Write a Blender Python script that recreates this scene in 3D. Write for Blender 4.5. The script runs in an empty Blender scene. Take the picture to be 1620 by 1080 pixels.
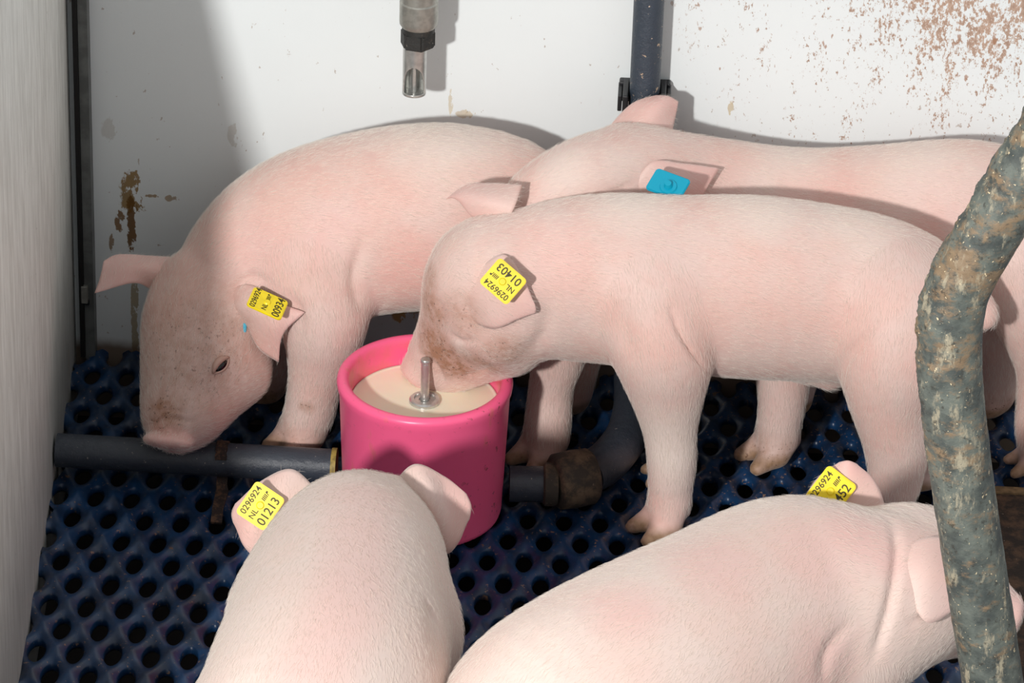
import bpy, bmesh, math, random
import numpy as np
from mathutils import Matrix, Vector

# ------------------------------------------------------------------ camera
F = 6700.0                      # focal length in pixels of the 1620 px wide frame
PITCH, ROLL, YAW, DIST = math.radians(30), math.radians(1.9), math.radians(2.0), 4.556

def _basis():
    f = np.array([-math.sin(YAW) * math.cos(PITCH), math.cos(YAW) * math.cos(PITCH), -math.sin(PITCH)])
    r = np.array([math.cos(YAW), math.sin(YAW), 0.0])
    u = np.cross(r, f)
    c, s = math.cos(ROLL), math.sin(ROLL)
    return r * c + u * s, -r * s + u * c, f

CR, CU, CF = _basis()

def ray(px, py):
    return CR * (px - 810) / F - CU * (py - 540) / F + CF

CAM = -ray(668, 805) * DIST     # the floor under the middle of the feeding bowl is the origin

def at(px, py, Y=None, Z=None):
    """the place in the pen seen at a pixel, at a given depth Y or height Z"""
    d = ray(px, py)
    t = (Y - CAM[1]) / d[1] if Y is not None else (Z - CAM[2]) / d[2]
    return CAM + d * t

scene = bpy.context.scene
COL = scene.collection
cam_data = bpy.data.cameras.new('camera')
cam_data.sensor_width = 36.0
cam_data.lens = 36.0 * F / 1620.0
cam_data.clip_end = 50
cam = bpy.data.objects.new('camera', cam_data)
COL.objects.link(cam)
M4 = Matrix.Identity(4)
for i in range(3):
    M4[i][0], M4[i][1], M4[i][2], M4[i][3] = CR[i], CU[i], -CF[i], CAM[i]
cam.matrix_world = M4
scene.camera = cam

# ------------------------------------------------------------------ light
world = bpy.data.worlds.new('world')
scene.world = world
world.use_nodes = True
bg = world.node_tree.nodes['Background']
bg.inputs[0].default_value = (0.97, 0.985, 1.0, 1)
bg.inputs[1].default_value = 0.57

flash_data = bpy.data.lights.new('flash_lamp', 'POINT')
flash_data.energy = 440
flash_data.color = (1.0, 0.985, 0.965)
flash_data.shadow_soft_size = 0.075
flash = bpy.data.objects.new('flash_lamp', flash_data)
flash.location = (-0.85, -3.3, 1.76)
COL.objects.link(flash)

vs = scene.view_settings
vs.view_transform = 'Standard'
vs.look = 'None'
vs.gamma = 1.0
vs.use_curve_mapping = False
vs.exposure = 0.0
scene.cycles.max_bounces = 6
scene.cycles.diffuse_bounces = 3
scene.cycles.glossy_bounces = 2

# ------------------------------------------------------------------ helpers
def V(*a):
    return np.array(a, float)

def unit(v):
    return v / (np.linalg.norm(v) + 1e-12)

def link(name, mesh, mat=None, parent=None, smooth=True, loc=None):
    o = bpy.data.objects.new(name, mesh)
    COL.objects.link(o)
    if mat is not None:
        mesh.materials.append(mat)
    if smooth:
        mesh.shade_smooth()
    if parent is not None:
        o.parent = parent
        bpy_parent_inverse(o, parent)
    return o

def bpy_parent_inverse(o, parent):
    def wm(p):
        m = Matrix.Translation(p.location)
        return m if p.parent is None else wm(p.parent) @ p.matrix_parent_inverse @ m
    o.matrix_parent_inverse = wm(parent).inverted()

def tag(o, label, cat=None, group=None, kind=None):
    o['label'] = label
    if cat: o['category'] = cat
    if group: o['group'] = group
    if kind: o['kind'] = kind
    return o

def thing(name, loc, label, cat, group=None):
    o = bpy.data.objects.new(name, None)
    o.empty_display_size = 0.05
    o.location = tuple(loc)
    COL.objects.link(o)
    return tag(o, label, cat, group)

def mesh_from(verts, faces, name='mesh'):
    me = bpy.data.meshes.new(name)
    me.from_pydata([tuple(v) for v in verts], [], [tuple(f) for f in faces])
    me.update()
    return me

def mesh_np(verts, quads, name='mesh'):
    """fast mesh of quads"""
    me = bpy.data.meshes.new(name)
    nv, nq = len(verts), len(quads)
    me.vertices.add(nv)
    me.vertices.foreach_set('co', np.asarray(verts, np.float32).ravel())
    me.loops.add(nq * 4)
    me.loops.foreach_set('vertex_index', np.asarray(quads, np.int32).ravel())
    me.polygons.add(nq)
    me.polygons.foreach_set('loop_start', np.arange(nq, dtype=np.int32) * 4)
    me.update(calc_edges=True)
    me.validate()
    return me

def bm_mesh(bm, name='mesh'):
    bmesh.ops.recalc_face_normals(bm, faces=bm.faces)
    me = bpy.data.meshes.new(name)
    bm.to_mesh(me)
    bm.free()
    return me

def box(bm, c, size, rot=None, bevel=0.0):
    r = bmesh.ops.create_cube(bm, size=1.0)
    vs_ = r['verts']
    m = Matrix.Translation(tuple(c)) @ (rot.to_4x4() if rot is not None else Matrix.Identity(4)) @ Matrix.Diagonal((*size, 1))
    bmesh.ops.transform(bm, matrix=m, verts=vs_)
    if bevel:
        es = list({e for v in vs_ for e in v.link_edges})
        bmesh.ops.bevel(bm, geom=es, offset=bevel, segments=2, affect='EDGES', profile=0.6)

def catmull(pts, n):
    """smooth curve through the rows of pts (any width)"""
    P = np.asarray(pts, float)
    P = np.vstack([2 * P[0] - P[1], P, 2 * P[-1] - P[-2]])
    out = []
    for i in range(1, len(P) - 2):
        for t in np.linspace(0, 1, n, endpoint=False):
            a, b, c, d = P[i - 1], P[i], P[i + 1], P[i + 2]
            out.append(0.5 * ((2 * b) + (-a + c) * t + (2 * a - 5 * b + 4 * c - d) * t * t + (-a + 3 * b - 3 * c + d) * t ** 3))
    out.append(P[-2])
    return np.array(out)

def tube(path, radii, seg=24, cap=True, inner=None):
    """swept round tube; radii one number or one for each point"""
    path = np.asarray(path, float)
    n = len(path)
    rad = np.full(n, radii) if np.isscalar(radii) else np.asarray(radii, float)
    T = np.gradient(path, axis=0)
    T /= np.linalg.norm(T, axis=1)[:, None]
    ref = V(0, 0, 1) if abs(T[0][2]) < 0.9 else V(1, 0, 0)
    u = unit(np.cross(T[0], ref))
    verts, faces = [], []
    for i in range(n):
        u = unit(u - T[i] * (u @ T[i]))
        w = np.cross(T[i], u)
        for k in range(seg):
            a = 2 * math.pi * k / seg
            verts.append(path[i] + rad[i] * (u * math.cos(a) + w * math.sin(a)))
    for i in range(n - 1):
        for k in range(seg):
            k2 = (k + 1) % seg
            faces.append((i * seg + k, i * seg + k2, (i + 1) * seg + k2, (i + 1) * seg + k))
    if cap:
        faces.append(tuple(range(seg - 1, -1, -1)))
        faces.append(tuple((n - 1) * seg + k for k in range(seg)))
    return verts, faces

def tube_mesh(path, radii, seg=24, cap=True):
    return mesh_from(*tube(path, radii, seg, cap))

def lathe(profile, seg=64, closed=False):
    """profile: list of (radius, z)"""
    verts, faces = [], []
    n = len(profile)
    for r, z in profile:
        for k in range(seg):
            a = 2 * math.pi * k / seg
            verts.append((r * math.cos(a), r * math.sin(a), z))
    for i in range(n if closed else n - 1):
        j = (i + 1) % n
        for k in range(seg):
            k2 = (k + 1) % seg
            faces.append((i * seg + k, i * seg + k2, j * seg + k2, j * seg + k))
    if not closed:
        if profile[0][0] > 1e-6: faces.append(tuple(range(seg - 1, -1, -1)))
        if profile[-1][0] > 1e-6: faces.append(tuple((n - 1) * seg + k for k in range(seg)))
    return mesh_from(verts, faces)

def autosmooth(o, deg=35):
    o.data.shade_smooth()
    o.data.set_sharp_from_angle(angle=math.radians(deg))

# ------------------------------------------------------------------ node helpers
class NT:
    def __init__(self, name):
        self.m = bpy.data.materials.new(name)
        self.m.use_nodes = True
        self.t = self.m.node_tree
        self.b = self.t.nodes['Principled BSDF']
    def n(self, typ, **kw):
        nd = self.t.nodes.new(typ)
        for k, v in kw.items():
            setattr(nd, k, v)
        return nd
    def l(self, a, b):
        self.t.links.new(a, b)
    def coord(self, scale=(1, 1, 1), kind='Object'):
        tc = self.n('ShaderNodeTexCoord')
        mp = self.n('ShaderNodeMapping')
        mp.inputs['Scale'].default_value = scale
        self.l(tc.outputs[kind], mp.inputs[0])
        return mp.outputs[0]
    def noise(self, vec, scale, detail=4, rough=0.55):
        nd = self.n('ShaderNodeTexNoise')
        nd.inputs['Scale'].default_value = scale
        nd.inputs['Detail'].default_value = detail
        nd.inputs['Roughness'].default_value = rough
        self.l(vec, nd.inputs['Vector'])
        return nd.outputs['Fac']
    def ramp(self, fac, lo, hi, a=0.0, b=1.0):
        nd = self.n('ShaderNodeMapRange')
        nd.interpolation_type = 'SMOOTHSTEP'
        for k, v in zip(('From Min', 'From Max', 'To Min', 'To Max'), (lo, hi, a, b)):
            nd.inputs[k].default_value = v
        self.l(fac, nd.inputs['Value'])
        return nd.outputs[0]
    def math(self, op, a, b=None, clamp=False):
        nd = self.n('ShaderNodeMath', operation=op)
        nd.use_clamp = clamp
        for i, x in enumerate((a, b)):
            if x is None: continue
            if isinstance(x, (int, float)): nd.inputs[i].default_value = x
            else: self.l(x, nd.inputs[i])
        return nd.outputs[0]
    def mix(self, fac, a, b, mode='MIX'):
        nd = self.n('ShaderNodeMix', data_type='RGBA', blend_type=mode)
        nd.clamp_factor = True
        for key, x in ((0, fac), (6, a), (7, b)):
            if isinstance(x, (int, float)): nd.inputs[key].default_value = x
            elif isinstance(x, tuple): nd.inputs[key].default_value = (*x, 1) if len(x) == 3 else x
            else: self.l(x, nd.inputs[key])
        return nd.outputs[2]
    def set(self, color=None, rough=None, metal=None, **kw):
        b = self.b
        for key, x in (('Base Color', color), ('Roughness', rough), ('Metallic', metal)):
            if x is None: continue
            if isinstance(x, tuple): b.inputs[key].default_value = (*x, 1)
            elif isinstance(x, (int, float)): b.inputs[key].default_value = x
            else: self.l(x, b.inputs[key])
        for k, x in kw.items():
            b.inputs[k.replace('_', ' ')].default_value = x
        return self.m
    def bump(self, h, strength=0.3, dist=0.002):
        nd = self.n('ShaderNodeBump')
        nd.inputs['Strength'].default_value = strength
        nd.inputs['Distance'].default_value = dist
        self.l(h, nd.inputs['Height'])
        self.l(nd.outputs[0], self.b.inputs['Normal'])
    def sep(self, vec):
        nd = self.n('ShaderNodeSeparateXYZ')
        self.l(vec, nd.inputs[0])
        return nd.outputs

def srgb(r, g, b):
    return tuple((c / 255 / 12.92) if c / 255 <= 0.04045 else ((c / 255 + 0.055) / 1.055) ** 2.4 for c in (r, g, b))

def plain(name, color, rough=0.5, metal=0.0, var=0.0, scale=60.0, **kw):
    m = NT(name)
    if var:
        f = m.noise(m.coord(), scale)
        c = m.mix(m.ramp(f, 0.35, 0.65), tuple(x * (1 - var) for x in color), tuple(min(1, x * (1 + var)) for x in color))
    else:
        c = color
    return m.set(c, rough, metal, **kw)

WALL_Y = 0.305
# ------------------------------------------------------------------ materials
def mat_wall():
    m = NT('white_wall_board')
    P = m.coord()
    x, y, z = m.sep(P)
    base = m.mix(m.noise(P, 7, 5), srgb(235, 240, 240), srgb(229, 233, 233))
    # fine specks everywhere
    sp = m.ramp(m.noise(m.coord((1, 1, 0.6)), 130, 3, 0.6), 0.70, 0.74)
    c = m.mix(m.math('MULTIPLY', sp, 0.55), base, srgb(150, 120, 95))
    # splashes thick at the upper right
    dx = m.math('DIVIDE', m.math('SUBTRACT', x, 0.60), 0.20)
    dz = m.math('DIVIDE', m.math('SUBTRACT', z, 0.52), 0.165)
    rr = m.math('SQRT', m.math('ADD', m.math('MULTIPLY', dx, dx), m.math('MULTIPLY', dz, dz)))
    mask = m.ramp(rr, 0.35, 1.25, 1.0, 0.0)
    n1 = m.noise(m.coord((1, 1, 0.55)), 300, 6, 0.7)
    n2 = m.noise(m.coord((1, 1, 0.4)), 40, 4, 0.6)
    s = m.math('ADD', m.math('ADD', n1, m.math('MULTIPLY', n2, 0.42)), m.math('MULTIPLY', mask, 0.150))
    spl = m.ramp(s, 0.825, 0.885)
    spl = m.math('MULTIPLY', spl, m.ramp(rr, 1.6, 2.0, 1.0, 0.0))
    c = m.mix(m.math('MULTIPLY', spl, 0.85), c, m.mix(m.ramp(n1, 0.4, 0.7), srgb(196, 158, 130), srgb(150, 108, 78)))
    # sparse droplets with runs
    n3 = m.ramp(m.noise(m.coord((1, 1, 0.35)), 75, 3, 0.55), 0.672, 0.70)
    n3 = m.math('MULTIPLY', n3, m.ramp(x, 0.15, 0.3))
    c = m.mix(m.math('MULTIPLY', n3, 0.75), c, srgb(165, 120, 90))
    # yellow brown streaks low on the left
    def streak(cx, cz, hx, hz, wob, col, amt, sc=85):
        nonlocal c
        w = m.noise(m.coord((1, 1, 0.6)), sc, 6, 0.72)
        xx = m.math('ADD', m.math('SUBTRACT', x, cx), m.math('MULTIPLY', m.math('SUBTRACT', w, 0.5), wob))
        a = m.math('POWER', m.math('ABSOLUTE', m.math('DIVIDE', xx, hx)), 2.0)
        b = m.math('POWER', m.math('ABSOLUTE', m.math('DIVIDE', m.math('SUBTRACT', z, cz), hz)), 2.0)
        r = m.math('ADD', m.math('ADD', a, b), m.math('MULTIPLY', m.math('SUBTRACT', w, 0.48), 6.5))
        k = m.math('MULTIPLY', m.ramp(r, 0.7, 1.1, 1.0, 0.0), amt)
        c = m.mix(k, c, m.mix(m.noise(P, 120, 3), tuple(v * 0.55 for v in col), col))
    for (px, py, hx, hz, wob, amt, col) in [
        (205, 305, 0.0120, 0.026, 0.014, 0.9, srgb(158, 118, 40)),
        (208, 355, 0.0058, 0.042, 0.006, 0.95, srgb(125, 85, 28)),
        (189, 350, 0.0060, 0.014, 0.010, 0.9, srgb(140, 96, 30)),
        (176, 385, 0.0030, 0.012, 0.010, 0.8, srgb(150, 108, 45)),
        (240, 310, 0.0090, 0.0022, 0.004, 0.8, srgb(165, 125, 60)),
        (270, 314, 0.0070, 0.0040, 0.016, 0.7, srgb(165, 125, 60)),
        (212, 500, 0.0040, 0.055, 0.008, 0.7, srgb(165, 135, 55)),
        (170, 205, 0.0080, 0.014, 0.020, 0.25, srgb(170, 145, 110)),
        (367, 212, 0.0060, 0.014, 0.020, 0.3, srgb(170, 145, 110)),
        (733, 180, 0.0100, 0.0050, 0.030, 0.55, srgb(215, 185, 130)),
        (712, 160, 0.0022, 0.016, 0.012, 0.5, srgb(220, 195, 140)),
        (632, 498, 0.0090, 0.010, 0.020, 0.85, srgb(225, 165, 40)),
        (660, 485, 0.0120, 0.020, 0.030, 0.6, srgb(225, 180, 80)),
        (1155, 170, 0.0030, 0.008, 0.008, 0.6, srgb(215, 185, 120)),
    ]:
        p = at(px, py, Y=WALL_Y)
        streak(p[0], p[2], hx, hz, wob, col, amt)
    # grime along the floor, heavier to the right
    g = m.math('ADD', m.math('MULTIPLY', m.ramp(x, 0.0, 0.25), 0.035), 0.012)
    gr = m.math('SUBTRACT', z, m.math('MULTIPLY', m.noise(P, 30, 4), g))
    gk = m.ramp(gr, -0.005, 0.012, 0.9, 0.0)
    c = m.mix(gk, c, srgb(112, 88, 66))
    m.bump(m.noise(P, 300, 3), 0.08, 0.001)
    return m.set(c, 0.42)

def mat_panel():
    m = NT('grey_board_panel')
    P = m.coord()
    st = m.noise(m.coord((1, 9, 1.6)), 9, 6, 0.65)
    c = m.mix(m.ramp(st, 0.3, 0.7), srgb(206, 205, 198), srgb(236, 236, 230))
    f = m.ramp(m.noise(m.coord((1, 30, 1.2)), 16, 4, 0.7), 0.60, 0.74)
    c = m.mix(m.math('MULTIPLY', f, 0.35), c, srgb(170, 150, 130))
    x, y, z = m.sep(P)
    low = m.ramp(m.math('ADD', z, m.math('MULTIPLY', m.noise(P, 14, 4), 0.12)), 0.10, 0.30, 1.0, 0.0)
    c = m.mix(m.math('MULTIPLY', low, 0.45), c, srgb(140, 142, 140))
    dk = m.ramp(m.noise(m.coord((1, 2, 1.2)), 90, 3, 0.6), 0.71, 0.75)
    c = m.mix(m.math('MULTIPLY', dk, 0.7), c, srgb(95, 75, 55))
    yl = m.math('MULTIPLY', m.ramp(m.noise(m.coord((1, 6, 0.8)), 12, 3), 0.66, 0.74), low)
    c = m.mix(m.math('MULTIPLY', yl, 0.8), c, srgb(175, 135, 50))
    m.bump(st, 0.15, 0.002)
    return m.set(c, 0.5)

def mat_mat():
    m = NT('dark_blue_plastic_mat')
    P = m.coord()
    x, y, z = m.sep(P)
    c = m.mix(m.ramp(m.noise(P, 30, 4), 0.3, 0.7), srgb(12, 36, 64), srgb(18, 58, 98))
    grime = m.ramp(m.noise(P, 12, 5, 0.65), 0.52, 0.70)
    c = m.mix(m.math('MULTIPLY', grime, 0.55), c, srgb(20, 26, 34))
    r = m.math('ADD', m.math('MULTIPLY', m.ramp(x, 0.0, 0.5), 0.03), 0.0)
    d = m.ramp(m.math('ADD', m.noise(P, 210, 4, 0.62), r), 0.635, 0.67)
    c = m.mix(m.math('MULTIPLY', d, 0.7), c, srgb(150, 118, 92))
    d2 = m.ramp(m.math('ADD', m.noise(P, 55, 5, 0.7), r), 0.655, 0.70)
    c = m.mix(m.math('MULTIPLY', d2, 0.8), c, srgb(112, 84, 62))
    rg = m.ramp(d2, 0, 1, 0.38, 0.9)
    m.bump(m.noise(P, 260, 4, 0.6), 0.12, 0.001)
    return m.set(c, rg)

def mat_pit():
    m = NT('dark_slurry')
    P = m.coord()
    c = m.mix(m.noise(P, 40, 5), srgb(6, 4, 4), srgb(30, 20, 14))
    return m.set(c, 0.7)

def mat_skin():
    m = NT('piglet_skin')
    P = m.coord()
    at_ = m.n('ShaderNodeAttribute', attribute_name='tint')
    sp = m.n('ShaderNodeSeparateColor')
    m.l(at_.outputs['Color'], sp.inputs[0])
    pink, dirt, pale = sp.outputs[0], sp.outputs[1], sp.outputs[2]
    n1 = m.ramp(m.noise(P, 13, 3), 0.35, 0.68)
    c = m.mix(n1, srgb(221, 193, 184), srgb(223, 184, 173))
    n2 = m.ramp(m.noise(P, 45, 4), 0.45, 0.75)
    c = m.mix(m.math('MULTIPLY', n2, 0.25), c, srgb(220, 168, 158))
    c = m.mix(m.math('MULTIPLY', pale, 0.8), c, srgb(229, 215, 205))
    c = m.mix(m.math('MULTIPLY', pink, 0.9), c, srgb(230, 172, 166))
    dn = m.math('MULTIPLY', dirt, m.ramp(m.noise(P, 90, 5, 0.65), 0.30, 0.70, 0.45, 1.25), True)
    c = m.mix(m.math('MULTIPLY', dn, 0.9), c, srgb(158, 112, 82))
    hf = m.math('MULTIPLY', at_.outputs['Alpha'], m.ramp(m.noise(P, 70, 4), 0.25, 0.6, 0.55, 1.0))
    c = m.mix(hf, c, m.mix(m.noise(P, 150, 3), srgb(120, 88, 62), srgb(186, 152, 122)))
    ds = m.math('MULTIPLY', m.ramp(dirt, 0.15, 0.6), m.ramp(m.noise(P, 260, 3, 0.6), 0.60, 0.67))
    c = m.mix(m.math('MULTIPLY', ds, 0.8), c, srgb(92, 62, 46))
    m.bump(m.noise(P, 330, 3, 0.6), 0.10, 0.001)
    m.b.inputs['Sheen Weight'].default_value = 0.22
    m.b.inputs['Sheen Roughness'].default_value = 0.45
    m.b.inputs['Sheen Tint'].default_value = (1, 0.95, 0.9, 1)
    m.b.inputs['Specular IOR Level'].default_value = 0.28
    return m.set(c, 0.55)

def mat_bowl():
    m = NT('pink_plastic')
    P = m.coord()
    x, y, z = m.sep(P)
    c = m.mix(m.noise(P, 18, 4), srgb(255, 96, 142), srgb(255, 106, 152))
    d = m.ramp(m.noise(P, 95, 5, 0.68), 0.615, 0.66)
    right = m.ramp(x, 0.02, 0.09, 0.15, 1.0)
    c = m.mix(m.math('MULTIPLY', m.math('MULTIPLY', d, 0.75), right), c, srgb(120, 72, 48))
    d2 = m.ramp(m.noise(m.coord((1, 1, 0.4)), 45, 4, 0.6), 0.60, 0.70)
    c = m.mix(m.math('MULTIPLY', d2, 0.45), c, srgb(222, 122, 105))
    # brown film on the inside
    r = m.math('SQRT', m.math('ADD', m.math('MULTIPLY', x, x), m.math('MULTIPLY', y, y)))
    ins = m.math('MULTIPLY', m.ramp(r, 0.0795, 0.0835, 1.0, 0.0), m.ramp(m.noise(P, 35, 4), 0.35, 0.7))
    c = m.mix(m.math('MULTIPLY', ins, 0.5), c, srgb(225, 120, 95))
    m.bump(m.noise(P, 200, 3), 0.06, 0.001)
    return m.set(c, 0.34)

def mat_rusty(name, base, dirt, lo=0.46, hi=0.62, rough=0.6, metal=0.0, scale=38, stretch=(1, 1, 1)):
    m = NT(name)
    P = m.coord(stretch)
    n = m.noise(P, scale, 7, 0.7)
    c = m.mix(m.noise(m.coord(), 90, 3), tuple(v * 0.75 for v in base), base)
    c = m.mix(m.ramp(n, lo, hi), c, dirt)
    sp = m.ramp(m.noise(m.coord(), 260, 3, 0.6), 0.68, 0.72)
    c = m.mix(m.math('MULTIPLY', sp, 0.8), c, tuple(min(1, v * 1.6 + 0.1) for v in dirt))
    m.bump(m.noise(P, scale * 2.2, 6, 0.7), 0.5, 0.003)
    return m.set(c, rough, metal)

SKIN = mat_skin()
WALL, PANEL, MAT, PIT, BOWL = mat_wall(), mat_panel(), mat_mat(), mat_pit(), mat_bowl()
def mat_hair():
    m = NT('piglet_hair')
    d = m.n('ShaderNodeBsdfDiffuse'); t = m.n('ShaderNodeBsdfTranslucent'); x = m.n('ShaderNodeMixShader')
    d.inputs[0].default_value = (*srgb(250, 244, 236), 1); t.inputs[0].default_value = (*srgb(252, 246, 238), 1)
    x.inputs[0].default_value = 0.5
    m.l(d.outputs[0], x.inputs[1]); m.l(t.outputs[0], x.inputs[2])
    out = [q for q in m.t.nodes if q.type == 'OUTPUT_MATERIAL'][0]
    m.l(x.outputs[0], out.inputs[0])
    m.t.nodes.remove(m.b)
    return m.m
HAIR = mat_hair()
YELLOW = plain('yellow_tag_plastic', srgb(246, 222, 36), 0.38, 0, 0.06, 90)
PRINT = plain('laser_print', srgb(70, 62, 20), 0.6)
BLUE = plain('blue_tag_plastic', srgb(0, 160, 190), 0.35)
EYE = plain('dark_eye', srgb(14, 10, 9), 0.08)
LID = plain('eyelid_skin', srgb(186, 150, 136), 0.55)
PIPE = mat_rusty('dark_grey_pipe', srgb(58, 64, 74), srgb(105, 98, 88), 0.66, 0.78, 0.38)
UPIPE = mat_rusty('blue_grey_pipe', srgb(58, 68, 80), srgb(190, 165, 140), 0.62, 0.66, 0.42, 0, 85)
FIT = mat_rusty('grimy_pipe_fitting', srgb(62, 54, 46), srgb(112, 92, 72), 0.42, 0.66, 0.8)
RUST = mat_rusty('rusty_strap', srgb(40, 30, 26), srgb(86, 62, 44), 0.45, 0.6, 0.85, 0, 120)
def mat_bar():
    m = NT('dung_covered_steel')
    P = m.coord()
    x, y, z = m.sep(P)
    c = m.mix(m.ramp(m.noise(P, 45, 5, 0.6), 0.3, 0.7), srgb(62, 68, 66), srgb(104, 110, 102))
    big = m.noise(m.coord((1, 1, 1.5)), 16, 4, 0.6)
    fine = m.noise(m.coord((0.8, 0.8, 1.3)), 75, 6, 0.72)
    hi = m.ramp(z, 0.42, 0.70, 0.0, 0.07)
    s1 = m.math('ADD', m.math('ADD', m.math('MULTIPLY', big, 0.5), m.math('MULTIPLY', fine, 0.6)), hi)
    c = m.mix(m.ramp(s1, 0.575, 0.70, 0.0, 0.85), c, m.mix(m.noise(P, 110, 4), srgb(104, 82, 60), srgb(164, 138, 106)))
    g2 = m.noise(m.coord((1.4, 1.4, 0.5)), 60, 5, 0.7)
    c = m.mix(m.ramp(g2, 0.54, 0.68, 0.0, 0.8), c, srgb(172, 162, 138))
    dk = m.ramp(m.noise(P, 150, 5, 0.7), 0.55, 0.66, 0.0, 0.75)
    c = m.mix(dk, c, srgb(54, 52, 46))
    sp = m.ramp(m.noise(P, 260, 3, 0.6), 0.665, 0.70)
    c = m.mix(sp, c, srgb(214, 196, 160))
    m.bump(s1, 0.6, 0.004)
    return m.set(c, 0.62)
BAR = mat_bar()
CRUST = plain('dried_dung', srgb(150, 116, 78), 0.9, 0, 0.35, 200)
STEEL = plain('steel', srgb(200, 200, 196), 0.30, 0.75, 0.10, 150)
DULL = plain('dull_grey_metal', srgb(172, 170, 162), 0.42, 0.75, 0.12, 120)
NUT = mat_rusty('black_nut', srgb(42, 42, 40), srgb(96, 86, 74), 0.52, 0.68, 0.6)
BLACK = plain('black_plastic', srgb(26, 27, 30), 0.45)
POST = plain('grey_post_profile', srgb(98, 100, 98), 0.45, 0.0, 0.25, 40)
GAP = plain('dark_gap_black', srgb(18, 16, 16), 0.8)  # black that paints the darkness of the gap beside the corner post
PLATE = mat_rusty('brown_dung_plate', srgb(44, 32, 24), srgb(86, 62, 44), 0.44, 0.66, 0.85, 0, 45)
MILK = plain('milk', srgb(255, 240, 214), 0.22, 0, 0.02, 20, Subsurface_Weight=0.3, Subsurface_Scale=0.01)
RING = plain('yellowed_seal', srgb(150, 128, 62), 0.6, 0, 0.3, 200)

#@@STRUCTURE
# ------------------------------------------------------------------ the pen
def slab(name, c, size, mat, kind='structure', label=None, rot=None, bevel=0.0):
    bm = bmesh.new()
    box(bm, (0, 0, 0), size, rot, bevel)
    o = link(name, bm_mesh(bm), mat, smooth=False)
    o.location = c
    if kind: o['kind'] = kind
    if label: o['label'] = label
    return o

# object coordinates of walls are kept equal to pen coordinates
def world_box(name, lo, hi, mat, label):
    bm = bmesh.new()
    lo, hi = V(*lo), V(*hi)
    box(bm, (lo + hi) / 2, hi - lo)
    o = link(name, bm_mesh(bm), mat, smooth=False)
    o['kind'] = 'structure'
    o['label'] = label
    return o

world_box('wall_back', (-0.47, WALL_Y, -0.12), (1.05, WALL_Y + 0.04, 1.2), WALL, 'white washable back wall with brown splashes')
bm = bmesh.new()
outline = [(WALL_Y, -0.12), (-0.95, -0.12), (-0.93, 0.42), (-0.345, 0.765), (-0.30, 1.10), (WALL_Y, 1.30)]    # (Y, Z): unseen top and front edges shaped to cast soft shade on the wall
def panel_x(y): return -0.417 + (WALL_Y - y) * 0.0536
va = [bm.verts.new((panel_x(y), y, z)) for y, z in outline]
vb = [bm.verts.new((panel_x(y) - 0.03, y, z)) for y, z in outline]
bm.faces.new(va); bm.faces.new(vb)
for i in range(6):
    bm.faces.new((va[i], va[(i + 1) % 6], vb[(i + 1) % 6], vb[i]))
o = link('wall_left', bm_mesh(bm), PANEL, smooth=False)
o['kind'] = 'structure'; o['label'] = 'grey scuffed side panel of the pen on the left'

# corner post with the dark gap beside it painted as a black strip, and a small catch
o = world_box('trim_1', (-0.4035, WALL_Y - 0.018, -0.01), (-0.393, WALL_Y, 1.2), POST, 'grey corner profile between side panel and back wall')
post = o
bm = bmesh.new(); box(bm, (-0.4065, WALL_Y - 0.012, 0.6), (0.005, 0.02, 1.2))
s = link('dark_gap', bm_mesh(bm), GAP, post, False); s['label'] = 'black strip standing in for the dark gap'
pc = at(134, 465, Y=WALL_Y - 0.02)
bm = bmesh.new(); box(bm, pc, (0.0075, 0.006, 0.022), None, 0.001)
s = link('catch', bm_mesh(bm), DULL, post, False); s['label'] = 'small bright metal catch'
bm = bmesh.new(); box(bm, pc + V(0, 0.002, -0.011), (0.010, 0.005, 0.007), None, 0.001)
link('catch_base', bm_mesh(bm), BLACK, post, False)

# floor: slurry pit, two perforated mats
bm = bmesh.new()                                   # slurry channel: bottom and rim
for lo, hi in (((-0.5, -1.2, -0.12), (1.1, 0.345, -0.09)), ((-0.52, -1.22, -0.12), (1.12, -1.18, -0.006)), ((-0.52, -1.2, -0.12), (-0.47, 0.345, -0.006)), ((1.08, -1.2, -0.12), (1.12, 0.345, -0.006))):
    lo, hi = V(*lo), V(*hi)
    box(bm, (lo + hi) / 2, hi - lo)
floor_o = link('floor', bm_mesh(bm), PIT, smooth=False)
floor_o['kind'] = 'structure'; floor_o['label'] = 'dark slurry channel under the slotted mats'
PX, RY = 0.0389, 0.0425
HX0, HY0 = -0.3333, -0.2145

def mat_tile():
    NA, rings = 24, [1.0, 0.82, 0.64, 0.46, 0.28, 0.12, 0.0]
    verts, quads = [], []
    def height(u, v):
        cu, cv = math.cos(math.pi * u) ** 2, math.cos(math.pi * v) ** 2
        z = -0.0125 * cu * cv + 0.0042 * ((1 - cu) * (1 - cv)) ** 2 - 0.0012
        return z
    for t in rings:
        for k in range(NA):
            a = 2 * math.pi * (k + 0.0) / NA + math.pi / 4
            c, s = math.cos(a), math.sin(a)
            b = 0.5 / max(abs(c), abs(s))
            h = 0.335
            r = h + (b - h) * t
            u, v = r * c, r * s
            verts.append((PX * (u + v) / 2, RY * (u - v), height(u, v)))
    for z, h in ((-0.0105, 0.330), (-0.013, 0.345), (-0.014, 0.40)):
        for k in range(NA):
            a = 2 * math.pi * k / NA + math.pi / 4
            u, v = h * math.cos(a), h * math.sin(a)
            verts.append((PX * (u + v) / 2, RY * (u - v), z))
    n = len(rings) + 3
    for i in range(n - 1):
        for k in range(NA):
            k2 = (k + 1) % NA
            quads.append((i * NA + k, i * NA + k2, (i + 1) * NA + k2, (i + 1) * NA + k))
    return np.array(verts), np.array(quads)

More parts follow.
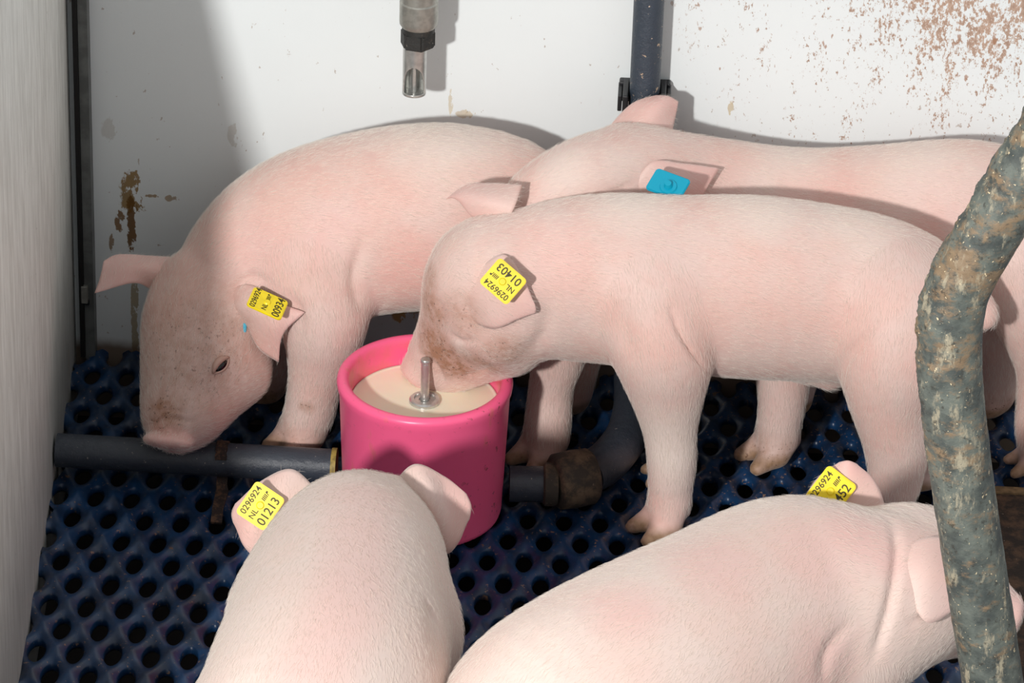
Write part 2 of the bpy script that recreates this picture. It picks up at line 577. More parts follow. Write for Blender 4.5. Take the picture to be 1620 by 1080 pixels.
def perforated(name, x0, x1, y0, y1, label, parent):
    tv, tq = mat_tile()
    VV, QQ, k = [], [], 0
    for j in range(-40, 40):
        for i in range(-40, 60):
            cx = HX0 + PX * (i + 0.5 * (j % 2)); cy = HY0 + RY * j
            if x0 < cx < x1 and y0 < cy < y1:
                VV.append(tv + V(cx, cy, 0)); QQ.append(tq + k); k += len(tv)
    verts, quads = np.vstack(VV), np.vstack(QQ)
    key = np.round(verts * 20000).astype(np.int64)
    _, idx, inv = np.unique(key, axis=0, return_index=True, return_inverse=True)
    me = mesh_np(verts[idx], inv.ravel()[quads])
    o = link(name, me, MAT, parent)
    o['label'] = label
    return o

perforated('slotted_mat', -0.42, 0.67, 0.045, 0.30, 'dark blue perforated mat behind the floor pipe', floor_o)
perforated('slotted_mat', -0.40, 0.595, -1.1, 0.045, 'dark blue perforated mat in front of the floor pipe', floor_o)
# solid dung covered plate on the right and its angle strip
def quad_block(name, pts, z0, z1, mat, parent, label):
    bm = bmesh.new()
    a = [bm.verts.new((p[0], p[1], z0)) for p in pts]; b = [bm.verts.new((p[0], p[1], z1)) for p in pts]
    bm.faces.new(a); bm.faces.new(b)
    for i in range(len(pts)):
        bm.faces.new((a[i], a[(i + 1) % len(pts)], b[(i + 1) % len(pts)], b[i]))
    o = link(name, bm_mesh(bm), mat, parent, False); o['label'] = label
    return o
quad_block('dung_plate', [(0.605, -1.1), (1.05, -1.1), (1.05, 0.085), (0.605, 0.085)], -0.02, 0.004, PLATE, floor_o, 'brown dung covered solid floor plate on the right')
quad_block('angle_strip', [(0.575, 0.085), (1.05, 0.085), (1.05, 0.098), (0.575, 0.098)], -0.02, 0.006, plain('tan_strip', srgb(120, 96, 66), 0.7, 0, 0.3, 120), floor_o, 'thin tan metal strip along the plate')

#@@OBJECTS
# ------------------------------------------------------------------ feeding bowl
bowl = thing('feeding_bowl', (0, 0, 0), 'bright pink plastic feeding bowl full of milk, standing on the blue mat', 'bowl')
LIPZ, LR = 0.160, 0.0065
prof = [(0.060, 0.0), (0.080, 0.0), (0.0835, 0.003), (0.085, 0.008), (0.0905, 0.150), (0.0925, 0.154)]
for k in range(0, 9):
    a = math.radians(-30 + k * 27)
    prof.append((0.0868 + LR * math.cos(a), LIPZ + LR * math.sin(a)))
prof += [(0.0795, 0.152), (0.0785, 0.12), (0.077, 0.06), (0.0, 0.06)]
o = link('basin', lathe([(0.0, 0.0)] + prof, 96), BOWL, bowl)
autosmooth(o, 60)
MZ = 0.1345
bm_prof = [(0.0, MZ), (0.05, MZ), (0.074, MZ + 0.0001), (0.0768, MZ + 0.0006), (0.0783, MZ + 0.0018), (0.0780, MZ - 0.01), (0.0, MZ - 0.01)]
o = link('milk', lathe(bm_prof, 96), MILK); tag(o, 'creamy milk filling the pink bowl', 'milk')
wc = at(672, 630, Z=MZ + 0.004)
me = lathe([(0.0045, 0), (0.0150, 0), (0.0165, 0.0015), (0.0165, 0.0045), (0.0150, 0.0060), (0.0115, 0.0062), (0.0110, 0.0045), (0.0062, 0.0045), (0.0060, 0.0030), (0.0045, 0.003)], 40, closed=True)
me.transform(Matrix.Translation((wc[0], wc[1], MZ - 0.0015)))
w = link('washer', me, STEEL, bowl); autosmooth(w, 40); w['label'] = 'round steel washer lying at milk level'
pt = at(672, 570, Y=wc[1])
me = lathe([(0.0, -0.07), (0.0046, -0.07), (0.0046, pt[2] - 0.0045 - MZ), (0.0042, pt[2] - 0.003 - MZ), (0.0054, pt[2] - 0.002 - MZ), (0.0054, pt[2] + 0.001 - MZ), (0.0046, pt[2] + 0.002 - MZ), (0.0, pt[2] + 0.002 - MZ)], 24)
me.transform(Matrix.Translation((wc[0], wc[1], MZ)))
w = link('valve_pin', me, STEEL, bowl); autosmooth(w, 40); w['label'] = 'upright steel valve pin'

# ------------------------------------------------------------------ floor pipes
PZ = 0.030
a, b = at(96, 712, Z=PZ), at(526, 737, Z=PZ)
dirv = unit(b - a)
left_pipe = thing('feed_pipe', (a[0], a[1], 0), 'dark grey plastic pipe lying on the mat left of the pink bowl', 'pipe')
a2 = a - dirv * 0.004
link('pipe', tube_mesh([a2, a + (b - a) * 0.5, b + dirv * 0.004], 0.0185, 32), PIPE, left_pipe); autosmooth(bpy.data.objects['pipe'], 40)
o = link('end_seal', tube_mesh([b - dirv * 0.001, b + dirv * 0.0045], 0.0200, 32), RING, left_pipe); autosmooth(o, 40)
o['label'] = 'yellowed sealing ring against the bowl'
# strap round the left pipe
c = at(352, 727, Z=PZ)
ang = np.linspace(math.radians(150), math.radians(-30), 16)
pts = [c + V(0, math.cos(t) * 0.0195, math.sin(t) * 0.0195) for t in ang]
pts += [c + V(0.001, 0.019, -0.02), c + V(0.002, 0.012, -0.036)] if False else [c + V(0.001, 0.018, -0.02) * V(1, -1, 1), c + V(0.002, -0.022, -0.026), c + V(0.001, -0.055, -0.027), c + V(0.002, -0.08, -0.030)]
vts, fcs = [], []
for i, p in enumerate(pts):
    tdir = unit(pts[min(i + 1, len(pts) - 1)] - pts[max(i - 1, 0)])
    side = V(1, 0, 0); nn = unit(np.cross(side, tdir))
    wob = 0.0006 * math.sin(i * 2.3)
    for sx, sn in ((-1, -1), (1, -1), (1, 1), (-1, 1)):
        vts.append(p + side * sx * (0.0062 + wob) + nn * sn * 0.0013)
for i in range(len(pts) - 1):
    for k in range(4):
        fcs.append((i * 4 + k, i * 4 + (k + 1) % 4, i * 4 + 4 + (k + 1) % 4, i * 4 + 4 + k))
fcs += [(3, 2, 1, 0), tuple((len(pts) - 1) * 4 + k for k in range(4))]
o = link('pipe_strap', mesh_from(vts, fcs), RUST, None); autosmooth(o, 50)
tag(o, 'dark rusty strap holding down the floor pipe', 'strap')

rp = thing('pipe_elbow', tuple(at(875, 800, Z=0)), 'dark pipe with grimy coupling and smooth bend right of the pink bowl', 'pipe')
a, b = at(806, 765, Z=PZ + 0.002), at(868, 766, Z=PZ + 0.002)
o = link('pipe_stub', tube_mesh([a, (a + b) / 2, b], 0.0195, 32), PIPE, rp); autosmooth(o, 40)
d1 = unit(b - a)
o = link('collar', tube_mesh([b - d1 * 0.006, b - d1 * 0.004, b + d1 * 0.006, b + d1 * 0.010], [0.021, 0.0235, 0.0235, 0.021], 32), FIT, rp); autosmooth(o, 40)
c0, c1 = at(876, 763, Z=PZ + 0.003), at(938, 752, Z=PZ + 0.003)
dc = unit(c1 - c0)
L = np.linalg.norm(c1 - c0)
o = link('coupling', tube_mesh([c0, c0 + dc * 0.004, c0 + dc * L * 0.5, c0 + dc * (L - 0.004), c0 + dc * L], [0.026, 0.0305, 0.0315, 0.0305, 0.027], 36), FIT, rp); autosmooth(o, 50)
o['label'] = 'grimy stubby coupling'
path = catmull([at(928, 750, Z=PZ + 0.003), at(962, 728, Z=PZ + 0.003), at(992, 688, Z=PZ + 0.003), at(1004, 640, Z=PZ + 0.003), at(1004, 596, Z=PZ + 0.003)], 8)
o = link('bend', tube_mesh(path, 0.0235, 32), PIPE, rp); autosmooth(o, 50)

# ------------------------------------------------------------------ drinker on the wall
DY = 0.232
dt = at(655, 150, Y=DY); top = at(661, 0, Y=DY)
ax = dt[0]
drk = thing('drinking_nipple', (ax, DY, dt[2]), 'steel drinking nipple hanging head down on the white wall', 'drinker')
def zof(py): return at(656, py, Y=DY)[2]
pxm = 1 / 1500.0
def lathe_at(name, prof, mat, parent, seg=40, sm=40, c=(ax, DY)):
    me = lathe(prof, seg); me.transform(Matrix.Translation((c[0], c[1], 0)))
    o = link(name, me, mat, parent); autosmooth(o, sm); return o
AX2 = ax + 0.0035
lathe_at('adapter', [(0.0, zof(40)), (0.0185, zof(40)), (0.0205, zof(36)), (0.0208, zof(30)), (0.0208, zof(2)), (0.0195, zof(0)), (0.0192, zof(-60)), (0.0, zof(-60))], DULL, drk, c=(AX2, DY))
lathe_at('thread_ring', [(0.0, zof(50)), (0.0175, zof(50)), (0.0178, zof(34)), (0.0, zof(34))], NUT, drk, c=(AX2, DY))
bm = bmesh.new()
r = bmesh.ops.create_cone(bm, cap_ends=True, segments=6, radius1=0.0198, radius2=0.0198, depth=zof(46) - zof(72))
bmesh.ops.transform(bm, matrix=Matrix.Translation((ax + 0.003, DY, (zof(46) + zof(72)) / 2)) @ Matrix.Rotation(0.3, 4, 'Z'), verts=bm.verts)
bmesh.ops.bevel(bm, geom=[e for e in bm.edges], offset=0.0022, segments=2, affect='EDGES')
o = link('hex_nut', bm_mesh(bm), NUT, drk); autosmooth(o, 30); o['label'] = 'grimy black hexagon nut'
# spout: thick tube with an arched mouth on the front
SR, ST, z1, z0 = 0.0128, 0.0018, zof(62), zof(147)
NA, NZ = 96, 30
zmouth = zof(100)
def spout_shell():
    NA, NZ = 144, 90
    zb, zt = z0 + 0.0025, zmouth
    verts, faces = [], []
    for iz in range(NZ + 1):
        zz = z0 + (z1 - z0) * iz / NZ
        for k in range(NA):
            a = 2 * math.pi * k / NA - math.pi / 2
            verts.append((ax + SR * math.cos(a), DY + SR * math.sin(a), zz))
    for iz in range(NZ):
        zz = z0 + (z1 - z0) * (iz + 0.5) / NZ
        half = math.radians(66) * math.sqrt(max(0.0, 1 - ((zz - zb) / (zt - zb)) ** 2)) if zz > zb else 0.0
        for k in range(NA):
            th = abs(((k + 0.5) / NA + 0.5) % 1.0 - 0.5) * 2 * math.pi
            if th < half: continue                 # the arched mouth
            k2 = (k + 1) % NA
            faces.append((iz * NA + k, iz * NA + k2, (iz + 1) * NA + k2, (iz + 1) * NA + k))
    return mesh_from(verts, faces)
o = link('spout', spout_shell(), STEEL, drk)
lathe_at('spout_floor', [(0.0, z0 + 0.0002), (SR - 0.001, z0 + 0.0002), (SR - 0.001, z0 + 0.0016), (0.0, z0 + 0.0016)], STEEL, drk, 40)
sm = o.modifiers.new('wall', 'SOLIDIFY'); sm.thickness = ST; sm.offset = -1; autosmooth(o, 50)
lathe_at('bite_pin', [(0.0, zof(146)), (0.0024, zof(145)), (0.0030, zof(142)), (0.0030, zof(90)), (0.0, zof(90))], STEEL, drk, 20)
# its water line runs up out of the picture and is clipped to the wall there
bm = bmesh.new(); box(bm, (AX2, (DY + WALL_Y) / 2, zof(-50)), (0.03, WALL_Y - DY, 0.03), None, 0.003)
o = link('wall_bracket', bm_mesh(bm), DULL, drk, False)

# ------------------------------------------------------------------ upright pipe with clip
UY = WALL_Y - 0.032
ux = at(1023, 80, Y=UY)[0]
up = thing('wall_pipe', (ux, UY, 0.2), 'dark blue grey upright pipe clipped to the white back wall', 'pipe')
o = link('pipe', tube_mesh([V(ux, UY, 0.18), V(ux, UY, 0.5), V(ux, UY, 1.15)], 0.0165, 36), UPIPE, up); autosmooth(o, 40)
zc = at(985, 158, Y=UY)[2]
bm = bmesh.new()
box(bm, (ux, WALL_Y - 0.006, zc), (0.056, 0.012, 0.024), None, 0.002)
for s in (-1, 1):
    box(bm, (ux + s * 0.0205, UY + 0.004, zc + 0.003), (0.006, 0.045, 0.022), None, 0.0015)
    box(bm, (ux + s * 0.0265, UY + 0.010, zc - 0.001), (0.0045, 0.034, 0.019), None, 0.001)
o = link('clip', bm_mesh(bm), BLACK, up, False); o['label'] = 'black plastic pipe clip'

#@@PIGLETS
# ------------------------------------------------------------------ piglets: bodies grown from smooth-blended tapered limbs
VOX = 0.0034

def surface_nets(D, org, h):
    s = D < 0
    nx, ny, nz = D.shape
    c = [s[i:nx - 1 + i, j:ny - 1 + j, k:nz - 1 + k] for i in (0, 1) for j in (0, 1) for k in (0, 1)]
    cnt = sum(x.astype(np.int8) for x in c)
    act = (cnt > 0) & (cnt < 8)
    I = np.argwhere(act)
    n = len(I)
    vid = -np.ones(act.shape, np.int64); vid[act] = np.arange(n)
    acc = np.zeros((n, 3)); num = np.zeros(n)
    corners = [(i, j, k) for i in (0, 1) for j in (0, 1) for k in (0, 1)]
    for a in range(8):
        for b in range(a + 1, 8):
            ca, cb = np.array(corners[a]), np.array(corners[b])
            if np.abs(ca - cb).sum() != 1: continue
            da = D[tuple((I + ca).T)]; db = D[tuple((I + cb).T)]
            m = (da < 0) != (db < 0)
            t = da[m] / (da[m] - db[m])
            acc[m] += ca + (cb - ca) * t[:, None]; num[m] += 1
    verts = org + h * (I + acc / num[:, None])
    quads = []
    for axis in range(3):
        o1, o2 = [(1, 2), (2, 0), (0, 1)][axis]
        sl0 = [slice(None)] * 3; sl1 = [slice(None)] * 3
        sl0[axis] = slice(0, -1); sl1[axis] = slice(1, None)
        a, b = s[tuple(sl0)], s[tuple(sl1)]
        E_ = np.argwhere(a != b)
        ok = (E_[:, o1] > 0) & (E_[:, o2] > 0) & (E_[:, o1] < D.shape[o1] - 1) & (E_[:, o2] < D.shape[o2] - 1)
        E_ = E_[ok]
        flip = a[tuple(E_.T)]
        def cell(d1, d2):
            X = E_.copy(); X[:, o1] += d1; X[:, o2] += d2
            return vid[tuple(X.T)]
        qd = np.stack([cell(-1, -1), cell(0, -1), cell(0, 0), cell(-1, 0)], 1)
        qd[~flip] = qd[~flip][:, ::-1]
        quads.append(qd)
    return verts, np.vstack(quads)

def smooth_verts(v, q, it=2, lam=0.5):
    e = np.vstack([q[:, [0, 1]], q[:, [1, 2]], q[:, [2, 3]], q[:, [3, 0]]])
    deg = np.bincount(e.ravel(), minlength=len(v)).astype(float)
    for _ in range(it):
        acc = np.zeros_like(v)
        for d_ in range(3):
            acc[:, d_] = np.bincount(e[:, 0], v[e[:, 1], d_], len(v)) + np.bincount(e[:, 1], v[e[:, 0], d_], len(v))
        v = v + lam * (acc / deg[:, None] - v)
    return v

class Body:
    def __init__(self):
        self.seg = []        # A, B, ra, rb, k, lateral axis, squash, subtract
    def cone(self, A, B, ra, rb, k=0.02, lat=None, s=1.0, sub=False, hair=True):
        self.seg.append((np.asarray(A, float), np.asarray(B, float), ra, rb, k, lat, s, sub, hair))
    def ball(self, A, r, k=0.02, sub=False, hair=True):
        self.cone(A, np.asarray(A) + V(1e-5, 0, 0), r, r, k, sub=sub, hair=hair)
    def chain(self, st, k=0.012, n=4, lat=None, s=1.0, first_k=0.03):
        """st rows: (point, radius)"""
        P = np.array([[*p, r] for p, r in st])
        C = catmull(P, n)
        for i in range(len(C) - 1):
            self.cone(C[i, :3], C[i + 1, :3], C[i, 3], C[i + 1, 3], first_k if i == 0 else k, lat, s)
    def dist(self, P, A, B, ra, rb, lat, s):
        w = P - A
        ab = B - A
        if lat is not None:
            w = w + ((w @ lat) * (s - 1))[..., None] * lat
            ab = ab + (ab @ lat) * (s - 1) * lat
        t = np.clip((w @ ab) / (ab @ ab), 0, 1)
        return np.sqrt(((w - t[..., None] * ab) ** 2).sum(-1)) - (ra + t * (rb - ra))
    def build(self, zfloor=-0.002):
        lo = np.min([np.minimum(s[0], s[1]) - max(s[2], s[3]) for s in self.seg if not s[7]], 0) - 0.015
        hi = np.max([np.maximum(s[0], s[1]) + max(s[2], s[3]) for s in self.seg if not s[7]], 0) + 0.015
        n = np.ceil((hi - lo) / VOX).astype(int) + 1
        D = np.full(n, 0.2, np.float32)
        ax_ = [lo[i] + VOX * np.arange(n[i]) for i in range(3)]
        for A, B, ra, rb, k, lat, s, sub, hair in self.seg:
            m = max(ra, rb) + k + 0.02
            i0 = np.maximum(((np.minimum(A, B) - m - lo) / VOX).astype(int), 0)
            i1 = np.minimum(((np.maximum(A, B) + m - lo) / VOX).astype(int) + 2, n)
            if np.any(i1 <= i0): continue
            sl = tuple(slice(i0[j], i1[j]) for j in range(3))
            G = np.stack(np.meshgrid(*[ax_[j][sl[j]] for j in range(3)], indexing='ij'), -1)
            d_ = self.dist(G, A, B, ra, rb, lat, s)
            cur = D[sl]
            if sub:
                h = np.maximum(k - np.abs(-d_ - cur), 0) / k
                D[sl] = np.maximum(cur, -d_) + h * h * k * 0.25
            else:
                h = np.maximum(k - np.abs(d_ - cur), 0) / k
                D[sl] = np.minimum(cur, d_) - h * h * k * 0.25
        zz = ax_[2]
        D = np.maximum(D, (zfloor - zz)[None, None, :])
        D[[0, -1]] = 0.2; D[:, [0, -1]] = 0.2; D[:, :, [0, -1]] = 0.2
        v, q = surface_nets(D, lo, VOX)
        v = smooth_verts(v, q, 3)
        return v, q
    def flow(self, P):
        best = np.full(len(P), 1e9); dr = np.zeros((len(P), 3))
        for A, B, ra, rb, k, lat, s, sub, hair in self.seg:
            if sub or not hair or np.linalg.norm(B - A) < 1e-3: continue
            d_ = self.dist(P, A, B, ra, rb, lat, s)
            m = d_ < best
            best[m] = d_[m]; dr[m] = unit(B - A)
        return dr

def ear_mesh(rows, thick=0.0046, n=9, rnd=0.25):
    """rows base->tip of points across the ear; returns a closed thin leaf"""
    R = np.array(rows, float)                      # r x c x 3
    A = np.stack([catmull(R[:, j], n) for j in range(R.shape[1])], 1)
    G = np.stack([catmull(A[i], n) for i in range(len(A))], 0)
    nu, nv = G.shape[:2]
    for i in range(nu):                            # round the corners of the tip
        f_ = 1 - rnd * max(0.0, (i / (nu - 1) - 0.45) / 0.55) ** 3
        c_ = G[i].mean(0) * 0.25 + G[i, nv // 2] * 0.75
        G[i] = c_ + (G[i] - c_) * f_
    nu, nv = G.shape[:2]
    du = np.gradient(G, axis=0); dv = np.gradient(G, axis=1)
    N = np.cross(du, dv); N /= np.linalg.norm(N, axis=-1)[..., None] + 1e-9
    v_ = np.linspace(-1, 1, nv)
    u_ = np.linspace(0, 1, nu)
    prof = np.sqrt(np.clip(1 - np.abs(v_) ** 6, 0.02, 1))[None, :] * np.sqrt(np.clip(1 - u_ ** 10, 0.02, 1))[:, None]
    th = thick * 0.5 * prof * (1.25 - 0.45 * u_)[:, None]
    top = G + N * th[..., None]; bot = G - N * th[..., None]
    verts = np.vstack([top.reshape(-1, 3), bot.reshape(-1, 3)])
    quads = []
    f = lambda i, j: i * nv + j
    o = nu * nv
    for i in range(nu - 1):
        for j in range(nv - 1):
            quads.append((f(i, j), f(i + 1, j), f(i + 1, j + 1), f(i, j + 1)))
            quads.append((o + f(i, j), o + f(i, j + 1), o + f(i + 1, j + 1), o + f(i + 1, j)))
    ring = [(0, j) for j in range(nv)] + [(i, nv - 1) for i in range(1, nu)] + [(nu - 1, j) for j in range(nv - 2, -1, -1)] + [(i, 0) for i in range(nu - 2, 0, -1)]
    for a_, b_ in zip(ring, ring[1:] + ring[:1]):
        quads.append((f(*a_), f(*b_), o + f(*b_), o + f(*a_)))
    return verts, np.array(quads), G, N

def hoof(B, foot, toe, spread, size=1.0, lift=0.0):
    """two toes and dewclaws; foot: fetlock point, toe: ground direction"""
    t = unit(V(toe[0], toe[1], 0)); side = V(-t[1], t[0], 0)
    g = V(foot[0], foot[1], 0)
    for s in (-1, 1):
        out = unit(t + side * s * 0.22)
        root = g + V(0, 0, foot[2] * 0.8) + side * s * spread * 0.4
        mid = g + t * 0.006 * size + side * s * spread * 0.85 + V(0, 0, 0.015 + lift)
        tip = mid + out * 0.020 * size + V(0, 0, -0.009)
        B.cone(root, mid, 0.0140 * size, 0.0122 * size, 0.012, hair=False)
        B.cone(mid, tip, 0.0118 * size, 0.0062 * size, 0.003, hair=False)
        dw = g - t * 0.013 * size + side * s * spread * 0.8 + V(0, 0, 0.024 + lift)
        B.cone(g + V(0, 0, 0.034), dw, 0.009, 0.0045, 0.008, hair=False)

rng = np.random.default_rng(7)

def vert_normals(v, q):
    n = np.cross(v[q[:, 2]] - v[q[:, 0]], v[q[:, 3]] - v[q[:, 1]])
    out = np.zeros_like(v)
    for j in range(4):
        for d_ in range(3):
            out[:, d_] += np.bincount(q[:, j], n[:, d_], len(v))
    return out / (np.linalg.norm(out, axis=1)[:, None] + 1e-12)

def to_px(P):
    w = P - CAM
    z = w @ CF
    return np.stack([810 + F * (w @ CR) / z, 540 - F * (w @ CU) / z], 1), z

def surf(v, px, py, r=5.0):
    """nearest skin point seen at a pixel"""
    pp, z = to_px(v)
    d_ = np.hypot(pp[:, 0] - px, pp[:, 1] - py)
    m = np.where(d_ < r)[0]
    if len(m) == 0: m = np.argsort(d_)[:3]
    zz = z[m]
    m = m[zz < zz.min() + 0.012]
    return v[m].mean(0), m

def groove(v, q, lines):
    """skin folds: press the skin in along lines (pixel polyline, half width px, depth m)"""
    pp, z = to_px(v)
    N = vert_normals(v, q)
    face = N @ -CF
    out = v.copy()
    for line, w, dep in lines:
        P = catmull(np.array(line, float), 6)
        best = np.full(len(v), 1e9); tt = np.zeros(len(v))
        for i in range(len(P) - 1):
            a_, b_ = P[i], P[i + 1]; ab = b_ - a_
            t = np.clip(((pp - a_) @ ab) / (ab @ ab), 0, 1)
            d_ = np.linalg.norm(pp - a_ - t[:, None] * ab, axis=1)
            m = d_ < best; best[m] = d_[m]; tt[m] = (i + t[m]) / (len(P) - 1)
        near = (best < 4 * w) & (face > 0.05)
        if not near.any(): continue
        zmin = z[near & (best < w)].min() if (near & (best < w)).any() else z[near].min()
        near &= z < zmin + 0.06
        amt = dep * np.exp(-(best / w) ** 2) * np.sin(np.clip(tt, 0.03, 0.97) * math.pi) ** 0.5
        out[near] -= N[near] * amt[near][:, None]
    return out

def finish_pig(name, label, B, ears, tint, base, eyes=(), n_hair=9000, grooves=(), rnd=(0.25, 0.25), pale=0.0, roots=(1, 1), snap=(0, 0)):
    for rows, rt in zip(ears, roots):                              # fleshy root of each ear
        if not rt: continue
        r0, r1 = np.array(rows[0]), np.array(rows[1])
        a_ = r0[1] * 0.8 + r0.mean(0) * 0.2; b_ = a_ * 0.55 + r1.mean(0) * 0.45
        wv = r0[2] - r0[0]
        B.cone(a_ - wv * 0.26, b_ - wv * 0.20, 0.013, 0.005, 0.016, hair=False)
        B.cone(a_ + wv * 0.26, b_ + wv * 0.20, 0.013, 0.005, 0.016, hair=False)
        B.cone(a_, b_, 0.014, 0.006, 0.016, hair=False)
    v, q = B.build()
    if grooves: v = groove(v, q, grooves)
    nbody = len(v)
    pv, zv = to_px(v)
    for e_, sn in enumerate(snap):                 # lay an ear on the skin it lies against
        if not sn: continue
        new = []
        for i, row in enumerate(ears[e_]):
            out = []
            for p in row:
                (ppx,), _ = to_px(np.array([p]))
                d_ = np.hypot(pv[:, 0] - ppx[0], pv[:, 1] - ppx[1])
                m = d_ < 5
                if m.any():
                    zz = zv[m].min() - (-0.006, 0.007, 0.012, 0.014)[i]
                    p = CAM + ray(*ppx) * zz
                out.append(p)
            new.append(out)
        ears[e_] = new
    V_, Q_ = [v], [q]
    grids = []
    k = nbody
    earflag = [np.zeros(nbody)]
    for rows, rn in zip(ears, rnd):
        ev, eq, G, N = ear_mesh(rows, rnd=rn)
        V_.append(ev); Q_.append(eq + k); k += len(ev)
        nu = G.shape[0]
        w = np.repeat(np.clip(np.linspace(-0.1, 1.3, nu), 0, 1), G.shape[1])
        earflag.append(np.concatenate([w, w]))
        grids.append((G, N))
    verts, quads = np.vstack(V_), np.vstack(Q_)
    root = thing(name, base, label, 'piglet', 'piglets in the pen')
    me = mesh_np(verts, quads, 'piglet_body')
    col = np.zeros((len(verts), 4), np.float32)
    col[:, 3] = np.clip((0.023 - verts[:, 2]) / 0.009, 0, 1)
    ef = np.concatenate(earflag)
    col[:, 2] = pale * (1 - 0.8 * ef)
    col[:, 0] = 0.40 * ef
    for ch, p, r, amt in tint:
        if len(p) == 2: p = surf(v, *p)[0]
        d_ = np.linalg.norm(verts - p, axis=1) / r
        col[:, ch] = np.maximum(col[:, ch], amt * np.clip(1.5 - d_ * 1.5, 0, 1) ** 0.8)
    ca = me.color_attributes.new('tint', 'FLOAT_COLOR', 'POINT')
    ca.data.foreach_set('color', col.ravel())
    o = link('body', me, SKIN, root)
    VN = vert_normals(v, q)
    for px, py, dx, dy in eyes:                    # dx, dy: pixel step along the eye slit
        p, idx = surf(v, px, py)
        n_ = unit(VN[idx].mean(0))
        x_ = unit(CR * dx - CU * dy); x_ = unit(x_ - n_ * (x_ @ n_)); y_ = np.cross(n_, x_)
        Mx = Matrix(((x_[0], y_[0], n_[0], p[0]), (x_[1], y_[1], n_[1], p[1]), (x_[2], y_[2], n_[2], p[2]), (0, 0, 0, 1)))
        bm = bmesh.new(); bmesh.ops.create_uvsphere(bm, u_segments=20, v_segments=14, radius=1.0)
        bmesh.ops.transform(bm, matrix=Mx @ Matrix.Diagonal((0.0085, 0.0048, 0.0038, 1)), verts=bm.verts)
        e = link('eye', bm_mesh(bm), EYE, root); e['label'] = 'dark eye'
        for sgn, rr, hh in ((1, 0.0040, 0.0058), (-1, 0.0020, 0.0046)):
            pts, rads = [], []
            for t in np.linspace(-1, 1, 11):
                pts.append(np.array(Mx @ Vector((t * 0.0128, sgn * hh * (1 - t * t) + 0.0006, 0.0012 * (1 - t * t) + 0.0002))))
                rads.append(rr * (1 - 0.75 * t * t))
            lid = link('eyelid', tube_mesh(pts, rads, 10), LID, root)
    # folds and fur
    # short pale bristles
    if n_hair:
        tri = np.vstack([quads[:, [0, 1, 2]], quads[:, [0, 2, 3]]])
        isear = tri[:, 0] >= nbody
        a, b, c = (verts[tri[:, i]] for i in range(3))
        cr = np.cross(b - a, c - a); ar = np.linalg.norm(cr, axis=1)
        nn = cr / (ar[:, None] + 1e-12)
        cen = (a + b + c) / 3
        face_cam = (nn @ CF) < 0.25
        ar = ar * (face_cam | isear) * (cen[:, 2] > 0.035) * np.where(isear, 0.5, 1.0)
        ar = ar * (1 - 0.8 * np.clip(col[tri[:, 0], 1] * 1.3, 0, 1))
        pick = rng.choice(len(tri), n_hair, p=ar / ar.sum())
        u_, w_ = rng.random(n_hair), rng.random(n_hair)
        sw = u_ + w_ > 1; u_[sw] = 1 - u_[sw]; w_[sw] = 1 - w_[sw]
        P = a[pick] + u_[:, None] * (b - a)[pick] + w_[:, None] * (c - a)[pick]
        N = nn[pick]
        T = B.flow(P)
        T = T + rng.normal(0, 0.22, T.shape) + V(0, 0, -0.25)
        T = T - (T * N).sum(1)[:, None] * N
        T /= np.linalg.norm(T, axis=1)[:, None] + 1e-9
        Ln = rng.uniform(0.006, 0.012, n_hair) * np.where(isear[pick], 0.75, 1.0)
        npt = 4
        pos = np.zeros((n_hair, npt, 3))
        lift = rng.uniform(0.14, 0.36, n_hair)
        for j in range(npt):
            s_ = j / (npt - 1)
            pos[:, j] = P + Ln[:, None] * (T * s_ + N * (lift[:, None] * (s_ - 0.55 * s_ * s_)))
        rad = np.tile(np.array([0.000075, 0.00007, 0.000055, 0.000015]), n_hair)
        hc = bpy.data.hair_curves.new('bristles')
        hc.add_curves([npt] * n_hair)
        hc.attributes['position'].data.foreach_set('vector', pos.astype(np.float32).ravel())
        ra_ = hc.attributes.get('radius') or hc.attributes.new('radius', 'FLOAT', 'POINT')
        ra_.data.foreach_set('value', rad.astype(np.float32))
        hc.materials.append(HAIR)
        ho = bpy.data.objects.new('bristles', hc)
        COL.objects.link(ho); ho.parent = root; bpy_parent_inverse(ho, root)
        ho['kind'] = 'stuff'; ho['label'] = 'fine pale bristles'
    return root, grids

# ------------------------------------------------------------------ ear tags
_text_cache = {}
def text_mesh(s, size):
    key = (s, size)
    if key not in _text_cache:
        cu = bpy.data.curves.new('t', 'FONT')
        cu.body = s; cu.size = size; cu.align_x = 'CENTER'; cu.align_y = 'CENTER'
        cu.extrude = 0.00012; cu.resolution_u = 4; cu.offset = size * 0.012
        ob = bpy.data.objects.new('t', cu); COL.objects.link(ob)
        bpy.context.view_layer.update()
        dg = bpy.context.evaluated_depsgraph_get()
        me = ob.evaluated_get(dg).to_mesh()
        vs_ = np.array([v_.co[:] for v_ in me.vertices]); fs = [tuple(p.vertices) for p in me.polygons]
        ob.evaluated_get(dg).to_mesh_clear()
        bpy.data.objects.remove(ob); bpy.data.curves.remove(cu)
        _text_cache[key] = (vs_, fs)
    return _text_cache[key]

